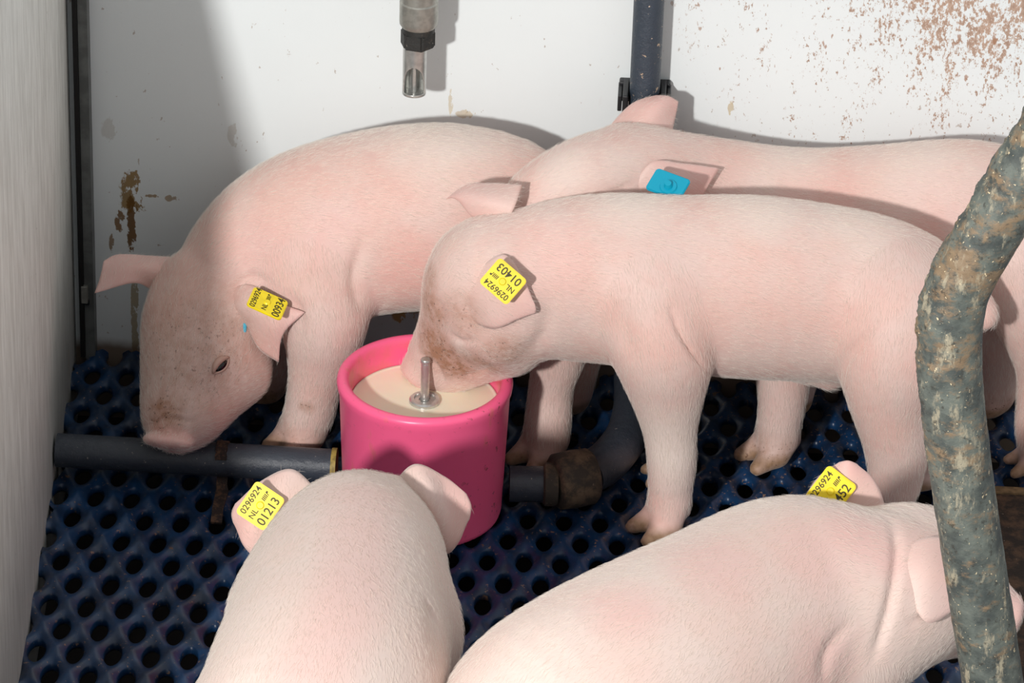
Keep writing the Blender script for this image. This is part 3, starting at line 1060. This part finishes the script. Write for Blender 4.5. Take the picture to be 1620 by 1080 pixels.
def rounded_plate(w, h, t, r, seg=5):
    pts = []
    for cx, cy, a0 in ((w / 2 - r, h / 2 - r, 0), (-w / 2 + r, h / 2 - r, 90), (-w / 2 + r, -h / 2 + r, 180), (w / 2 - r, -h / 2 + r, 270)):
        for k in range(seg + 1):
            a = math.radians(a0 + 90 * k / seg)
            pts.append((cx + r * math.cos(a), cy + r * math.sin(a)))
    bm = bmesh.new()
    f = bm.faces.new([bm.verts.new((x, y, -t / 2)) for x, y in pts])
    ex = bmesh.ops.extrude_face_region(bm, geom=[f])
    bmesh.ops.translate(bm, vec=(0, 0, t), verts=[g for g in ex['geom'] if isinstance(g, bmesh.types.BMVert)])
    bmesh.ops.recalc_face_normals(bm, faces=bm.faces)
    top = [e for e in bm.edges if all(v_.co.z > 0 for v_ in e.verts)]
    bmesh.ops.bevel(bm, geom=top, offset=t * 0.35, segments=2, affect='EDGES')
    return bm

def ear_tag(root, center, read_dir, normal, number, w=0.038, h=0.033, mat=None):
    """read_dir: world direction the numbers run in"""
    n = unit(normal); x = unit(read_dir - n * (read_dir @ n)); y = np.cross(n, x)
    M = Matrix(((x[0], y[0], n[0], center[0]), (x[1], y[1], n[1], center[1]), (x[2], y[2], n[2], center[2]), (0, 0, 0, 1)))
    bm = rounded_plate(w, h, 0.0022, 0.0042)
    bmesh.ops.create_cone(bm, cap_ends=True, segments=20, radius1=0.0042, radius2=0.0030, depth=0.0016, matrix=Matrix.Translation((0.0005, 0.0005, 0.0016)))
    bmesh.ops.create_cone(bm, cap_ends=True, segments=12, radius1=0.0022, radius2=0.0022, depth=0.012, matrix=Matrix.Translation((0, 0, -0.006)))
    me = bm_mesh(bm); me.transform(M)
    tg = link('ear_tag', me, mat or YELLOW, root, False); autosmooth(tg, 35)
    if number:
        tg['label'] = 'yellow ear tag'
        vts, fcs, k = [], [], 0
        zt = 0.00118
        def put(s, size, px, py, sx=1.0):
            nonlocal k
            vv, ff = text_mesh(s, size)
            vts.extend([(a[0] * sx + px, a[1] + py, a[2] + zt) for a in vv]); fcs.extend([tuple(i + k for i in f) for f in ff]); k += len(vv)
        put('0296924', 0.0088, 0.0, h / 2 - 0.0062, 0.98)
        put('NL', 0.0080, -w / 2 + 0.0085, 0.0012)
        put(number, 0.0122, 0.0, -h / 2 + 0.0072, 0.98)
        for i in range(4):
            x0 = w / 2 - 0.0125 + i * 0.0016
            for (a, b) in ((x0, 0.0), (x0 + 0.0009, 0.0), (x0 + 0.0014, 0.0042), (x0 + 0.0005, 0.0042)):
                vts.append((a, b - 0.001, zt + 0.0002))
            fcs.append((k, k + 1, k + 2, k + 3)); k += 4
        x0 = w / 2 - 0.0060
        for (a, b) in ((x0, 0.0), (x0 + 0.0008, 0.0), (x0 + 0.0011, 0.0022), (x0 + 0.0030, 0.0024), (x0 + 0.0030, 0.0042), (x0 + 0.0009, 0.0042)):
            vts.append((a, b - 0.001, zt + 0.0002))
        fcs.append(tuple(range(k, k + 6))); k += 6
        me = mesh_from(vts, fcs); me.transform(M)
        pr = link('lettering', me, PRINT, tg, False); pr['label'] = 'dark printed numbers'
    return tg

def pixdir(px, py, dx, dy, Y, n):
    """world direction, in the plane through a point with normal n, of a pixel step"""
    c = at(px, py, Y=Y)
    r2 = ray(px + dx, py + dy)
    t = ((c - CAM) @ n) / (r2 @ n)
    return unit(CAM + r2 * t - c)

LATY = V(0, 1, 0)
TOCAM = -CF

def E_(rows):
    return [[at(px, py, Y=y) for px, py, y in r] for r in rows]

def legs(B, st, toe=None, spread=0.012, size=1.0, k=0.03):
    """st rows (px,py,Y,r) from the shoulder or hip to the fetlock; foot on the floor"""
    pts = [(at(a, b, Y=y), r) for a, b, y, r in st]
    B.chain(pts, 0.012, 4, first_k=k)
    if toe is not None:
        f = pts[-1][0]
        hoof(B, f, toe, spread, size)
    return pts

# ---- piglet with nose in the bowl -------------------------------------------------
def pig_bowl():
    B = Body()
    B.chain([(at(830, 448, Y=0.012), 0.070), (at(900, 442, Y=0.022), 0.077), (at(980, 441, Y=0.032), 0.083), (at(1080, 450, Y=0.037), 0.087),
             (at(1200, 455, Y=0.042), 0.091), (at(1320, 466, Y=0.046), 0.086), (at(1400, 478, Y=0.048), 0.078), (at(1445, 486, Y=0.05), 0.058)], 0.02, 4, LATY, 1.24)
    # head, poll to snout
    B.chain([(at(682, 581, Y=0.053), 0.0245), (at(706, 556, Y=0.048), 0.033), (at(735, 512, Y=0.030), 0.043), (at(765, 440, Y=0.012), 0.056), (at(830, 440, Y=0.014), 0.066)], 0.012, 4)
    B.cone(at(722, 586, Y=0.040), at(800, 538, Y=0.014), 0.020, 0.040, 0.02)
    B.ball(at(788, 512, Y=-0.012), 0.042, 0.03)
    # snout disc
    ns = at(668, 589, Y=0.050); nd = unit(V(-0.55, -0.25, -0.72))
    B.cone(ns, ns + nd * 0.007, 0.0245, 0.0235, 0.006, nd, 2.6, hair=False)
    # near front leg
    f1 = legs(B, [(1030, 470, 0.000, 0.058), (1048, 545, -0.018, 0.050), (1055, 610, -0.02, 0.036), (1060, 680, -0.02, 0.0235), (1063, 730, -0.02, 0.0205), (1060, 778, -0.018, 0.0185)], V(-0.9, -0.55), 0.0125, 1.35)
    f2 = legs(B, [(1040, 470, 0.06, 0.05), (1058, 560, 0.078, 0.040), (1062, 640, 0.085, 0.026), (1062, 720, 0.085, 0.02)], V(-1, -0.2))
    # hind legs
    f3 = legs(B, [(1425, 490, 0.010, 0.066), (1415, 560, -0.010, 0.056), (1408, 630, -0.018, 0.038), (1418, 690, -0.016, 0.031), (1418, 740, -0.014, 0.0245), (1414, 785, -0.014, 0.020)], V(-1, -0.2))
    f4 = legs(B, [(1445, 490, 0.08, 0.055), (1460, 570, 0.095, 0.045), (1470, 640, 0.10, 0.028), (1475, 700, 0.10, 0.02)], V(-1, -0.2))
    B.chain([(at(1500, 440, Y=0.055), 0.016), (at(1535, 462, Y=0.05), 0.011), (at(1556, 490, Y=0.045), 0.0095), (at(1558, 506, Y=0.04), 0.008)], 0.01, 4)
    B.cone(at(1270, 583, Y=0.035), at(1312, 598, Y=0.03), 0.012, 0.013, 0.015)
    for s_ in (-1, 1):      # nostrils
        c = ns + nd * 0.012 + V(0.35, -0.9, 0) * 0.0 + unit(np.cross(nd, V(0.8, 0, -0.6))) * s_ * 0.009
        B.ball(c, 0.0042, 0.004, sub=True)
    ears = [E_([[(748, 432, -0.032), (732, 468, -0.036), (742, 508, -0.030)], [(795, 402, -0.050), (780, 462, -0.062), (782, 520, -0.054)],
                [(826, 436, -0.064), (820, 474, -0.075), (818, 506, -0.066)], [(846, 480, -0.070), (848, 489, -0.072), (847, 496, -0.070)]]),
            E_([[(826, 292, 0.055), (815, 325, 0.030), (798, 360, 0.025)], [(780, 290, 0.066), (772, 316, 0.034), (760, 350, 0.036)],
                [(738, 292, 0.068), (735, 312, 0.046), (742, 338, 0.042)], [(702, 316, 0.062), (714, 312, 0.056), (735, 318, 0.048)]])]
    T = [(0, ns + nd * 0.006, 0.028, 1.0), (1, (688, 548), 0.042, 1.0), (1, (715, 575), 0.036, 0.95), (1, (760, 578), 0.034, 0.7), (1, (680, 490), 0.032, 0.75), (1, (735, 500), 0.035, 0.4), (1, (800, 560), 0.035, 0.5), (1, (678, 440), 0.022, 0.5), (1, V(*f1[-1][0][:2], 0), 0.04, 0.75), (1, V(*f3[-1][0][:2], 0), 0.05, 0.6),
         (2, at(1062, 700, Y=-0.04), 0.07, 0.9), (0, at(870, 400, Y=-0.05), 0.06, 0.3), (2, at(1000, 310, Y=0.04), 0.06, 0.8), (2, at(1200, 320, Y=0.04), 0.06, 0.8), (2, at(1350, 350, Y=0.04), 0.06, 0.7),
         (2, at(735, 548, Y=-0.03), 0.018, 0.8)]
    root, g = finish_pig('piglet', 'pale pink piglet in the middle drinking from the pink bowl, yellow tag 01403', B, ears, T, at(1200, 740, Z=0),
                         [], 34000, [([(1062, 490), (1078, 530), (1098, 560), (1114, 580)], 5, 0.006), ([(1000, 560), (985, 520), (990, 470)], 14, 0.003), ([(1330, 590), (1345, 560), (1375, 530)], 9, 0.004),([(830, 560), (860, 530), (870, 480)], 14, 0.004), ([(662, 560), (684, 574), (698, 596), (700, 610)], 4, 0.0035), ([(722, 606), (750, 592), (790, 578)], 4, 0.003), ([(690, 470), (700, 500), (690, 530)], 6, 0.002), ([(712, 528), (730, 540), (752, 538)], 4, 0.003)], (0.1, 0.3), 0.0, (0, 0), (1, 0))
    n = unit(V(0.05, -0.93, 0.42))
    c = at(796, 445, Y=-0.079)
    ear_tag(root, c, pixdir(796, 445, -42, -36, -0.079, n), n, '01403', 0.0375, 0.0335)
    return root
pig_bowl()

# ---- piglet sniffing the floor pipe on the left -----------------------------------
def pig_left():
    B = Body()
    B.chain([(at(354, 470, Y=0.142), 0.058), (at(416, 414, Y=0.165), 0.073), (at(472, 384, Y=0.172), 0.085), (at(540, 362, Y=0.174), 0.090),
             (at(640, 345, Y=0.180), 0.093), (at(730, 341, Y=0.185), 0.091), (at(805, 336, Y=0.194), 0.070), (at(856, 360, Y=0.200), 0.050)], 0.02, 4, LATY, 1.16)
    B.chain([(at(279, 667, Y=0.022), 0.0330), (at(294, 626, Y=0.050), 0.0425), (at(308, 570, Y=0.080), 0.0525), (at(318, 502, Y=0.118), 0.0575), (at(356, 466, Y=0.148), 0.060)], 0.012, 4)
    B.cone(at(318, 656, Y=0.024), at(368, 590, Y=0.096), 0.024, 0.040, 0.02)
    B.ball(at(350, 560, Y=0.098), 0.043, 0.03)
    ns = at(265, 698, Y=-0.012); nd = unit(V(-0.08, -0.55, -0.82))
    lat = unit(np.cross(nd, V(0, 0.75, -0.62)))
    B.cone(ns - lat * 0.007, ns + lat * 0.007, 0.0205, 0.0205, 0.0035, nd, 2.4, hair=False)
    for s_ in (-1, 1):
        B.ball(ns + nd * 0.0125 + lat * s_ * 0.0105, 0.0046, 0.004, sub=True)
    f1 = legs(B, [(500, 420, 0.135, 0.060), (512, 500, 0.112, 0.044), (508, 560, 0.110, 0.031), (497, 615, 0.112, 0.0235), (490, 650, 0.114, 0.0215), (479, 680, 0.116, 0.0205)], V(-0.7, -0.7), 0.0125, 1.4)
    f2 = legs(B, [(450, 430, 0.215, 0.050), (440, 520, 0.225, 0.036), (425, 580, 0.225, 0.024), (412, 622, 0.225, 0.02)], V(-0.9, -0.4))
    f3 = legs(B, [(845, 380, 0.155, 0.052), (868, 470, 0.128, 0.044), (885, 540, 0.112, 0.029), (872, 610, 0.116, 0.0195), (868, 655, 0.116, 0.0195), (864, 690, 0.116, 0.0195)], V(-0.7, -0.7), 0.0125, 1.4)
    f4 = legs(B, [(860, 385, 0.215, 0.048), (898, 470, 0.225, 0.040), (915, 530, 0.225, 0.027), (912, 580, 0.225, 0.019), (905, 625, 0.225, 0.018)], V(-0.9, -0.3))
    ears = [E_([[(344, 464, 0.100), (354, 486, 0.095), (378, 512, 0.090)], [(395, 450, 0.092), (392, 486, 0.070), (393, 522, 0.082)],
                [(440, 478, 0.074), (430, 512, 0.058), (410, 552, 0.068)], [(484, 492, 0.066), (448, 528, 0.058), (440, 575, 0.062)]]),
            E_([[(300, 408, 0.150), (285, 438, 0.128), (264, 474, 0.135)], [(245, 405, 0.155), (240, 426, 0.130), (236, 456, 0.130)],
                [(190, 402, 0.150), (196, 424, 0.130), (208, 448, 0.120)], [(165, 408, 0.140), (158, 440, 0.126), (148, 468, 0.112)]])]
    T = [(0, ns + nd * 0.01, 0.034, 1.0), (1, at(262, 652, Y=0.0), 0.032, 0.75), (1, at(300, 560, Y=0.05), 0.11, 0.42), (1, at(330, 690, Y=0.06), 0.02, 0.4), (1, at(487, 640, Y=0.09), 0.012, 0.8), (1, V(f1[-1][0][0], f1[-1][0][1], 0.0), 0.05, 0.8),
         (1, V(f3[-1][0][0], f3[-1][0][1], 0.0), 0.05, 0.7), (1, V(f2[-1][0][0], f2[-1][0][1], 0.0), 0.06, 0.9), (1, at(230, 560, Y=0.12), 0.012, 0.5),
         (0, at(380, 590, Y=0.10), 0.04, 0.35), (0, at(420, 410, Y=0.1), 0.06, 0.3), (2, at(700, 215, Y=0.17), 0.08, 0.7), (2, at(560, 400, Y=0.09), 0.04, 0.4), (0, at(530, 370, Y=0.09), 0.05, 0.3), (0, at(650, 430, Y=0.09), 0.06, 0.3)]
    root, g = finish_pig('piglet', 'pink piglet on the left sniffing the floor pipe, yellow tag on its drooping ear', B, ears, T, at(640, 690, Z=0),
                         [(350, 579, 26, -20)], 36000, [([(368, 460), (395, 440), (420, 445)], 8, 0.004), ([(575, 380), (560, 440), (570, 490)], 10, 0.005), ([(470, 545), (475, 500), (460, 470)], 10, 0.004), ([(230, 672), (268, 662), (305, 668)], 4, 0.003), ([(240, 655), (268, 648), (296, 652)], 3, 0.0015)], (0.05, 0.15))
    n = unit(TOCAM * 0.66 + CU * 0.66 + CR * 0.34)
    c = at(423, 480, Y=0.050)
    ear_tag(root, c, pixdir(423, 480, 12, -27, 0.050, n), n, '00934', 0.032, 0.040)
    bm = rounded_plate(0.005, 0.011, 0.002, 0.002)
    me = bm_mesh(bm); me.transform(Matrix.Translation(tuple(at(386, 518, Y=0.076))) @ Matrix.Rotation(math.radians(70), 4, 'X'))
    o = link('tag_back', me, BLUE, root, False); o['label'] = 'blue back of the ear tag'
    return root
pig_left()

# ---- piglet along the wall ---------------------------------------------------------
def pig_back():
    B = Body()
    B.chain([(at(1015, 296, Y=0.176), 0.056), (at(1075, 316, Y=0.199), 0.066), (at(1150, 345, Y=0.212), 0.078), (at(1230, 362, Y=0.212), 0.082),
             (at(1320, 366, Y=0.215), 0.084), (at(1420, 360, Y=0.218), 0.085), (at(1530, 354, Y=0.218), 0.086), (at(1620, 372, Y=0.218), 0.078), (at(1670, 385, Y=0.218), 0.062)], 0.02, 4, LATY, 1.30)
    B.chain([(at(832, 334, Y=0.096), 0.027), (at(864, 315, Y=0.104), 0.035), (at(920, 292, Y=0.128), 0.044), (at(985, 282, Y=0.164), 0.0510), (at(1040, 296, Y=0.186), 0.058)], 0.012, 4)
    B.cone(at(852, 346, Y=0.098), at(930, 322, Y=0.135), 0.018, 0.032, 0.02)
    ns = at(818, 344, Y=0.092); nd = unit(V(-0.85, -0.2, -0.4))
    B.cone(ns, ns + nd * 0.006, 0.022, 0.022, 0.006, nd, 2.6, hair=False)
    f1 = legs(B, [(1215, 400, 0.188, 0.050), (1235, 500, 0.166, 0.036), (1240, 580, 0.150, 0.0270), (1237, 640, 0.142, 0.0205), (1230, 685, 0.142, 0.019)], V(-0.85, -0.55), 0.0125, 1.4)
    f2 = legs(B, [(1225, 400, 0.235, 0.05), (1250, 500, 0.25, 0.035), (1256, 580, 0.252, 0.022), (1256, 630, 0.252, 0.018)], V(-1, -0.1))
    f3 = legs(B, [(1620, 400, 0.165, 0.062), (1640, 480, 0.150, 0.048), (1655, 570, 0.145, 0.03), (1645, 640, 0.145, 0.021), (1640, 690, 0.145, 0.02)], V(-1, -0.2))
    f4 = legs(B, [(1575, 400, 0.24, 0.055), (1570, 480, 0.255, 0.046), (1580, 545, 0.262, 0.034), (1578, 595, 0.262, 0.022), (1572, 625, 0.262, 0.018)], V(-1, -0.2))
    ears = [E_([[(955, 214, 0.200), (1005, 226, 0.190), (1060, 232, 0.205)], [(974, 188, 0.228), (1020, 196, 0.210), (1064, 205, 0.228)],
                [(1002, 162, 0.244), (1040, 168, 0.228), (1069, 184, 0.242)], [(1034, 150, 0.250), (1058, 152, 0.246), (1076, 162, 0.250)]]),
            E_([[(1000, 296, 0.108), (1008, 314, 0.100), (1018, 332, 0.100)], [(1032, 256, 0.112), (1046, 292, 0.090), (1052, 326, 0.094)],
                [(1080, 258, 0.108), (1086, 290, 0.096), (1086, 328, 0.096)], [(1140, 264, 0.108), (1126, 286, 0.104), (1106, 320, 0.102)]])]
    T = [(0, ns, 0.03, 0.9), (2, at(900, 250, Y=0.08), 0.05, 0.8), (2, at(1000, 235, Y=0.1), 0.05, 0.6), (2, at(1250, 245, Y=0.2), 0.06, 0.6), (2, at(1450, 235, Y=0.2), 0.08, 0.6),
         (0, at(1300, 300, Y=0.12), 0.08, 0.3), (0, at(1480, 300, Y=0.12), 0.08, 0.3), (1, V(f1[-1][0][0], f1[-1][0][1], 0.0), 0.055, 0.85), (1, V(f4[-1][0][0], f4[-1][0][1], 0.0), 0.05, 0.9), (0, at(1010, 262, Y=0.07), 0.012, 0.4)]
    root, g = finish_pig('piglet', 'pink piglet along the back wall, head over the others, blue button in its ear', B, ears, T, at(1400, 680, Z=0), [], 28000, [([(1000, 290), (960, 310), (920, 322)], 6, 0.003)], (0.15, 0.1), 0.0, (1, 0), (0, 1))
    n = unit(V(-0.1, -0.45, 0.88))
    c = at(1057, 292, Y=0.080)
    x = pixdir(1057, 292, 46, 17, 0.080, n); n = unit(n - x * (n @ x)); y = np.cross(n, x)
    M = Matrix(((x[0], y[0], n[0], c[0]), (x[1], y[1], n[1], c[1]), (x[2], y[2], n[2], c[2]), (0, 0, 0, 1)))
    bm = rounded_plate(0.040, 0.029, 0.0026, 0.004)
    for r0, r1, dz, z in ((0.0095, 0.0085, 0.002, 0.002), (0.0050, 0.0035, 0.006, 0.005)):
        bmesh.ops.create_cone(bm, cap_ends=True, segments=24, radius1=r0, radius2=r1, depth=dz, matrix=Matrix.Translation((0.002, -0.003, z)))
    me = bm_mesh(bm); me.transform(M)
    o = link('ear_tag', me, BLUE, root, False); autosmooth(o, 35); o['label'] = 'blue plastic ear tag back'
    return root
pig_back()

# ---- piglet seen from behind at the bottom ----------------------------------------
def pig_rear():
    B = Body()
    hd = at(575, 838, Z=0.235)
    B.chain([(hd, 0.052), (at(562, 890, Z=0.254), 0.077), (at(545, 955, Z=0.266), 0.089), (at(528, 1040, Z=0.270), 0.096), (at(505, 1120, Z=0.270), 0.098), (at(468, 1200, Z=0.266), 0.090), (at(446, 1262, Z=0.258), 0.069)], 0.02, 4)
    H = lambda dx, dy, dz: hd + V(dx, dy, dz)
    B.chain([(H(0.012, 0.135, -0.125), 0.029), (H(0.010, 0.105, -0.100), 0.037), (H(0.006, 0.060, -0.060), 0.048), (H(0.0, 0.015, -0.018), 0.054), (H(-0.005, -0.03, 0.0), 0.058)], 0.012, 4)
    ns = H(0.013, 0.143, -0.132)
    nd = unit(V(0.05, 0.7, -0.7))
    B.cone(ns, ns + nd * 0.006, 0.022, 0.022, 0.006, nd, 2.6, hair=False)
    fw = unit(V(0.12, 1, 0)); sd = V(fw[1], -fw[0], 0)
    sh = at(545, 955, Z=0.266); rp_ = at(484, 1190, Z=0.266)
    for s_ in (-1, 1):
        base = sh + sd * s_ * 0.055
        st = [(base + V(0, 0, -0.03), 0.054), (base + V(0, 0, -0.10), 0.038), (base + fw * 0.01 + V(0, 0, -0.185), 0.024), (base + fw * 0.01 + V(0, 0, -0.230), 0.021)]
        B.chain(st, 0.012, 4, first_k=0.03); hoof(B, st[-1][0], fw, 0.012)
        base = rp_ + sd * s_ * 0.055
        st = [(base + V(0, 0, -0.02), 0.066), (base + fw * 0.02 + V(0, 0, -0.09), 0.05), (base - fw * 0.02 + V(0, 0, -0.170), 0.028), (base - fw * 0.015 + V(0, 0, -0.232), 0.021)]
        B.chain(st, 0.012, 4, first_k=0.03); hoof(B, st[-1][0], fw, 0.012)
    tl = at(460, 1275, Z=0.30)
    B.chain([(tl, 0.016), (tl + V(-0.01, -0.02, -0.01), 0.011), (tl + V(-0.015, -0.03, -0.035), 0.008)], 0.01)
    yh = hd[1]
    ears = [E_([[(505, 778, yh + 0.010), (484, 815, yh - 0.010), (455, 868, yh - 0.025)], [(462, 742, yh + 0.015), (440, 806, yh - 0.022), (418, 888, yh - 0.035)],
                [(412, 760, yh + 0.010), (400, 815, yh - 0.026), (386, 866, yh - 0.035)], [(376, 784, yh + 0.000), (366, 812, yh - 0.012), (370, 838, yh - 0.020)]]),
            E_([[(618, 768, yh + 0.010), (645, 800, yh - 0.010), (682, 856, yh - 0.020)], [(656, 734, yh + 0.010), (680, 790, yh - 0.026), (706, 876, yh - 0.030)],
                [(702, 752, yh + 0.012), (706, 790, yh - 0.010), (728, 856, yh - 0.026)], [(734, 770, yh + 0.008), (746, 800, yh - 0.004), (742, 832, yh - 0.014)]])]
    T = [(0, ns, 0.03, 0.9), *[(0, (577 - 0.0011 * (y - 780) ** 2 + 0.02 * (y - 780), y), 0.046, 0.36) for y in range(780, 1075, 16)], (2, at(620, 860, Z=0.3), 0.07, 0.9), (2, at(640, 980, Z=0.3), 0.09, 0.9), (2, at(440, 930, Z=0.3), 0.06, 0.9), (2, at(400, 1040, Z=0.3), 0.07, 0.9)]
    root, g = finish_pig('piglet', 'pale piglet seen from behind in front of the bowl, yellow tag 01213', B, ears, T, V(rp_[0], (rp_[1] + sh[1]) / 2, 0), [], 36000, [([(700, 850), (690, 900), (684, 960), (690, 1040)], 12, 0.004)], (0.45, 0.35), 0.75)
    n = unit(V(0.05, -0.90, 0.45))
    Y = yh - 0.030
    c = at(412, 800, Y=Y)
    ear_tag(root, c, pixdir(412, 800, 33, -49, Y, n), n, '01213', 0.037, 0.0335)
    return root
pig_rear()

# ---- piglet at the lower right ------------------------------------------------------
def pig_right():
    B = Body()
    sh, rp_ = at(1245, 962, Z=0.262), at(890, 1150, Z=0.26)
    B.chain([(at(1440, 930, Z=0.268), 0.062), (at(1385, 944, Z=0.268), 0.070), (at(1315, 956, Z=0.266), 0.081), (sh, 0.095), (at(1130, 1024, Z=0.262), 0.101), (at(1000, 1094, Z=0.262), 0.105), (rp_, 0.098), (at(838, 1186, Z=0.25), 0.076)], 0.02, 4)
    yh = at(1465, 905, Z=0.272)[1]
    B.chain([(at(1578, 970, Y=yh - 0.015), 0.0205), (at(1550, 965, Y=yh - 0.012), 0.028), (at(1510, 940, Y=yh - 0.006), 0.043), (at(1462, 905, Y=yh), 0.056), (at(1400, 915, Y=yh - 0.01), 0.064)], 0.012, 4)
    B.cone(at(1545, 990, Y=yh - 0.01), at(1465, 985, Y=yh - 0.01), 0.022, 0.040, 0.02)
    ns = at(1590, 970, Y=yh - 0.016); nd = unit(V(0.92, 0.05, -0.35))
    B.cone(ns, ns + nd * 0.006, 0.0220, 0.0215, 0.004, nd, 2.4, hair=False)
    fw = unit(V(sh[0] - rp_[0], sh[1] - rp_[1], 0)); sd = V(fw[1], -fw[0], 0)
    for s_ in (-1, 1):
        base = sh + fw * 0.02 + sd * s_ * 0.055
        st = [(base + V(0, 0, -0.03), 0.056), (base + V(0, 0, -0.11), 0.040), (base + fw * 0.01 + V(0, 0, -0.185), 0.024), (base + fw * 0.01 + V(0, 0, -0.227), 0.021)]
        B.chain(st, 0.012, 4, first_k=0.03); hoof(B, st[-1][0], fw, 0.012)
        base = rp_ + sd * s_ * 0.055
        st = [(base + V(0, 0, -0.02), 0.066), (base + fw * 0.02 + V(0, 0, -0.10), 0.05), (base - fw * 0.02 + V(0, 0, -0.165), 0.028), (base - fw * 0.015 + V(0, 0, -0.225), 0.021)]
        B.chain(st, 0.012, 4, first_k=0.03); hoof(B, st[-1][0], fw, 0.012)
    ears = [E_([[(1255, 830, yh + 0.050), (1330, 835, yh + 0.045), (1402, 825, yh + 0.050)], [(1272, 788, yh + 0.065), (1330, 784, yh + 0.050), (1396, 786, yh + 0.060)],
                [(1296, 752, yh + 0.070), (1338, 750, yh + 0.058), (1382, 756, yh + 0.066)], [(1318, 732, yh + 0.070), (1342, 728, yh + 0.065), (1364, 736, yh + 0.068)]]),
            E_([[(1430, 862, yh - 0.060), (1424, 898, yh - 0.074), (1438, 948, yh - 0.064)], [(1478, 848, yh - 0.074), (1472, 905, yh - 0.094), (1470, 985, yh - 0.080)],
                [(1532, 862, yh - 0.080), (1530, 912, yh - 0.094), (1520, 958, yh - 0.084)], [(1568, 888, yh - 0.078), (1572, 912, yh - 0.082), (1560, 935, yh - 0.080)]])]
    T = [(0, ns, 0.032, 1.0), (0, at(1430, 900, Y=yh - 0.06), 0.05, 0.35), (0, (1360, 850), 0.05, 0.5), (0, (1400, 880), 0.03, 0.5), (0, (1290, 880), 0.06, 0.35), (0, (1130, 890), 0.06, 0.4), (0, (990, 960), 0.05, 0.35), (2, at(1000, 930, Z=0.36), 0.09, 0.8), (2, at(860, 1040, Z=0.34), 0.09, 0.8),
         (2, at(1200, 810, Z=0.35), 0.05, 0.9), (2, at(1050, 1040, Z=0.34), 0.08, 0.6), (1, at(1500, 1010, Y=yh - 0.05), 0.04, 0.25), (0, (1300, 1050), 0.06, 0.4)]
    root, g = finish_pig('piglet', 'pale pink piglet at lower right with its head behind the bent bar, yellow tag', B, ears, T, V((sh[0] + rp_[0]) / 2, (sh[1] + rp_[1]) / 2, 0), [], 36000, [([(1412, 825), (1420, 870), (1412, 940), (1396, 1000), (1384, 1035)], 9, 0.005), ([(1300, 1075), (1310, 1030), (1340, 990)], 10, 0.004), ([(1440, 985), (1480, 965), (1520, 950)], 5, 0.003)], (0.4, 0.3), 0.55, (1, 0), (0, 1))
    n = unit(V(0.0, -0.88, 0.48))
    Y = yh + 0.046
    c = at(1314, 778, Y=Y)
    ear_tag(root, c, pixdir(1314, 778, 38, -50, Y, n), n, '01452', 0.0395, 0.034)
    return root
pig_right()

# ------------------------------------------------------------------ bent steel bar at the right
def steel_bar():
    BY = -0.72
    ctrl = [(2080, -420), (1920, -180), (1830, -45), (1760, 60), (1690, 165), (1622, 275), (1560, 375), (1515, 460), (1503, 545), (1508, 640), (1522, 760), (1540, 880), (1560, 1010), (1575, 1110), (1590, 1220), (1606, 1330), (1622, 1445)]
    path = catmull([at(a, b, Y=BY) for a, b in ctrl], 8)
    path = catmull(path[::4], 12)
    verts, faces = tube(path, 0.0272, 72)
    from mathutils import noise as mnoise
    out = []
    for i, p in enumerate(verts):
        p = np.array(p); c = path[min(i // 72, len(path) - 1)]
        d_ = p - c
        n1 = mnoise.fractal(Vector(p * 42), 0.8, 2.1, 5)
        n2 = mnoise.noise(Vector(p * 240))
        up = max(0.0, min(1.0, (p[2] - 0.50) / 0.2)) * max(0.0, -d_[0] / 0.027)
        out.append(c + d_ * (1 + 0.018 * n1 + 0.010 * n2 + up * max(0, 0.05 + 0.10 * n1 + 0.06 * n2)))
    verts = out
    o = link('crate_bar', mesh_from(verts, faces), BAR); autosmooth(o, 50)
    tag(o, 'bent dung-crusted grey steel bar at the right edge', 'bar')
    return path
bar_path = steel_bar()
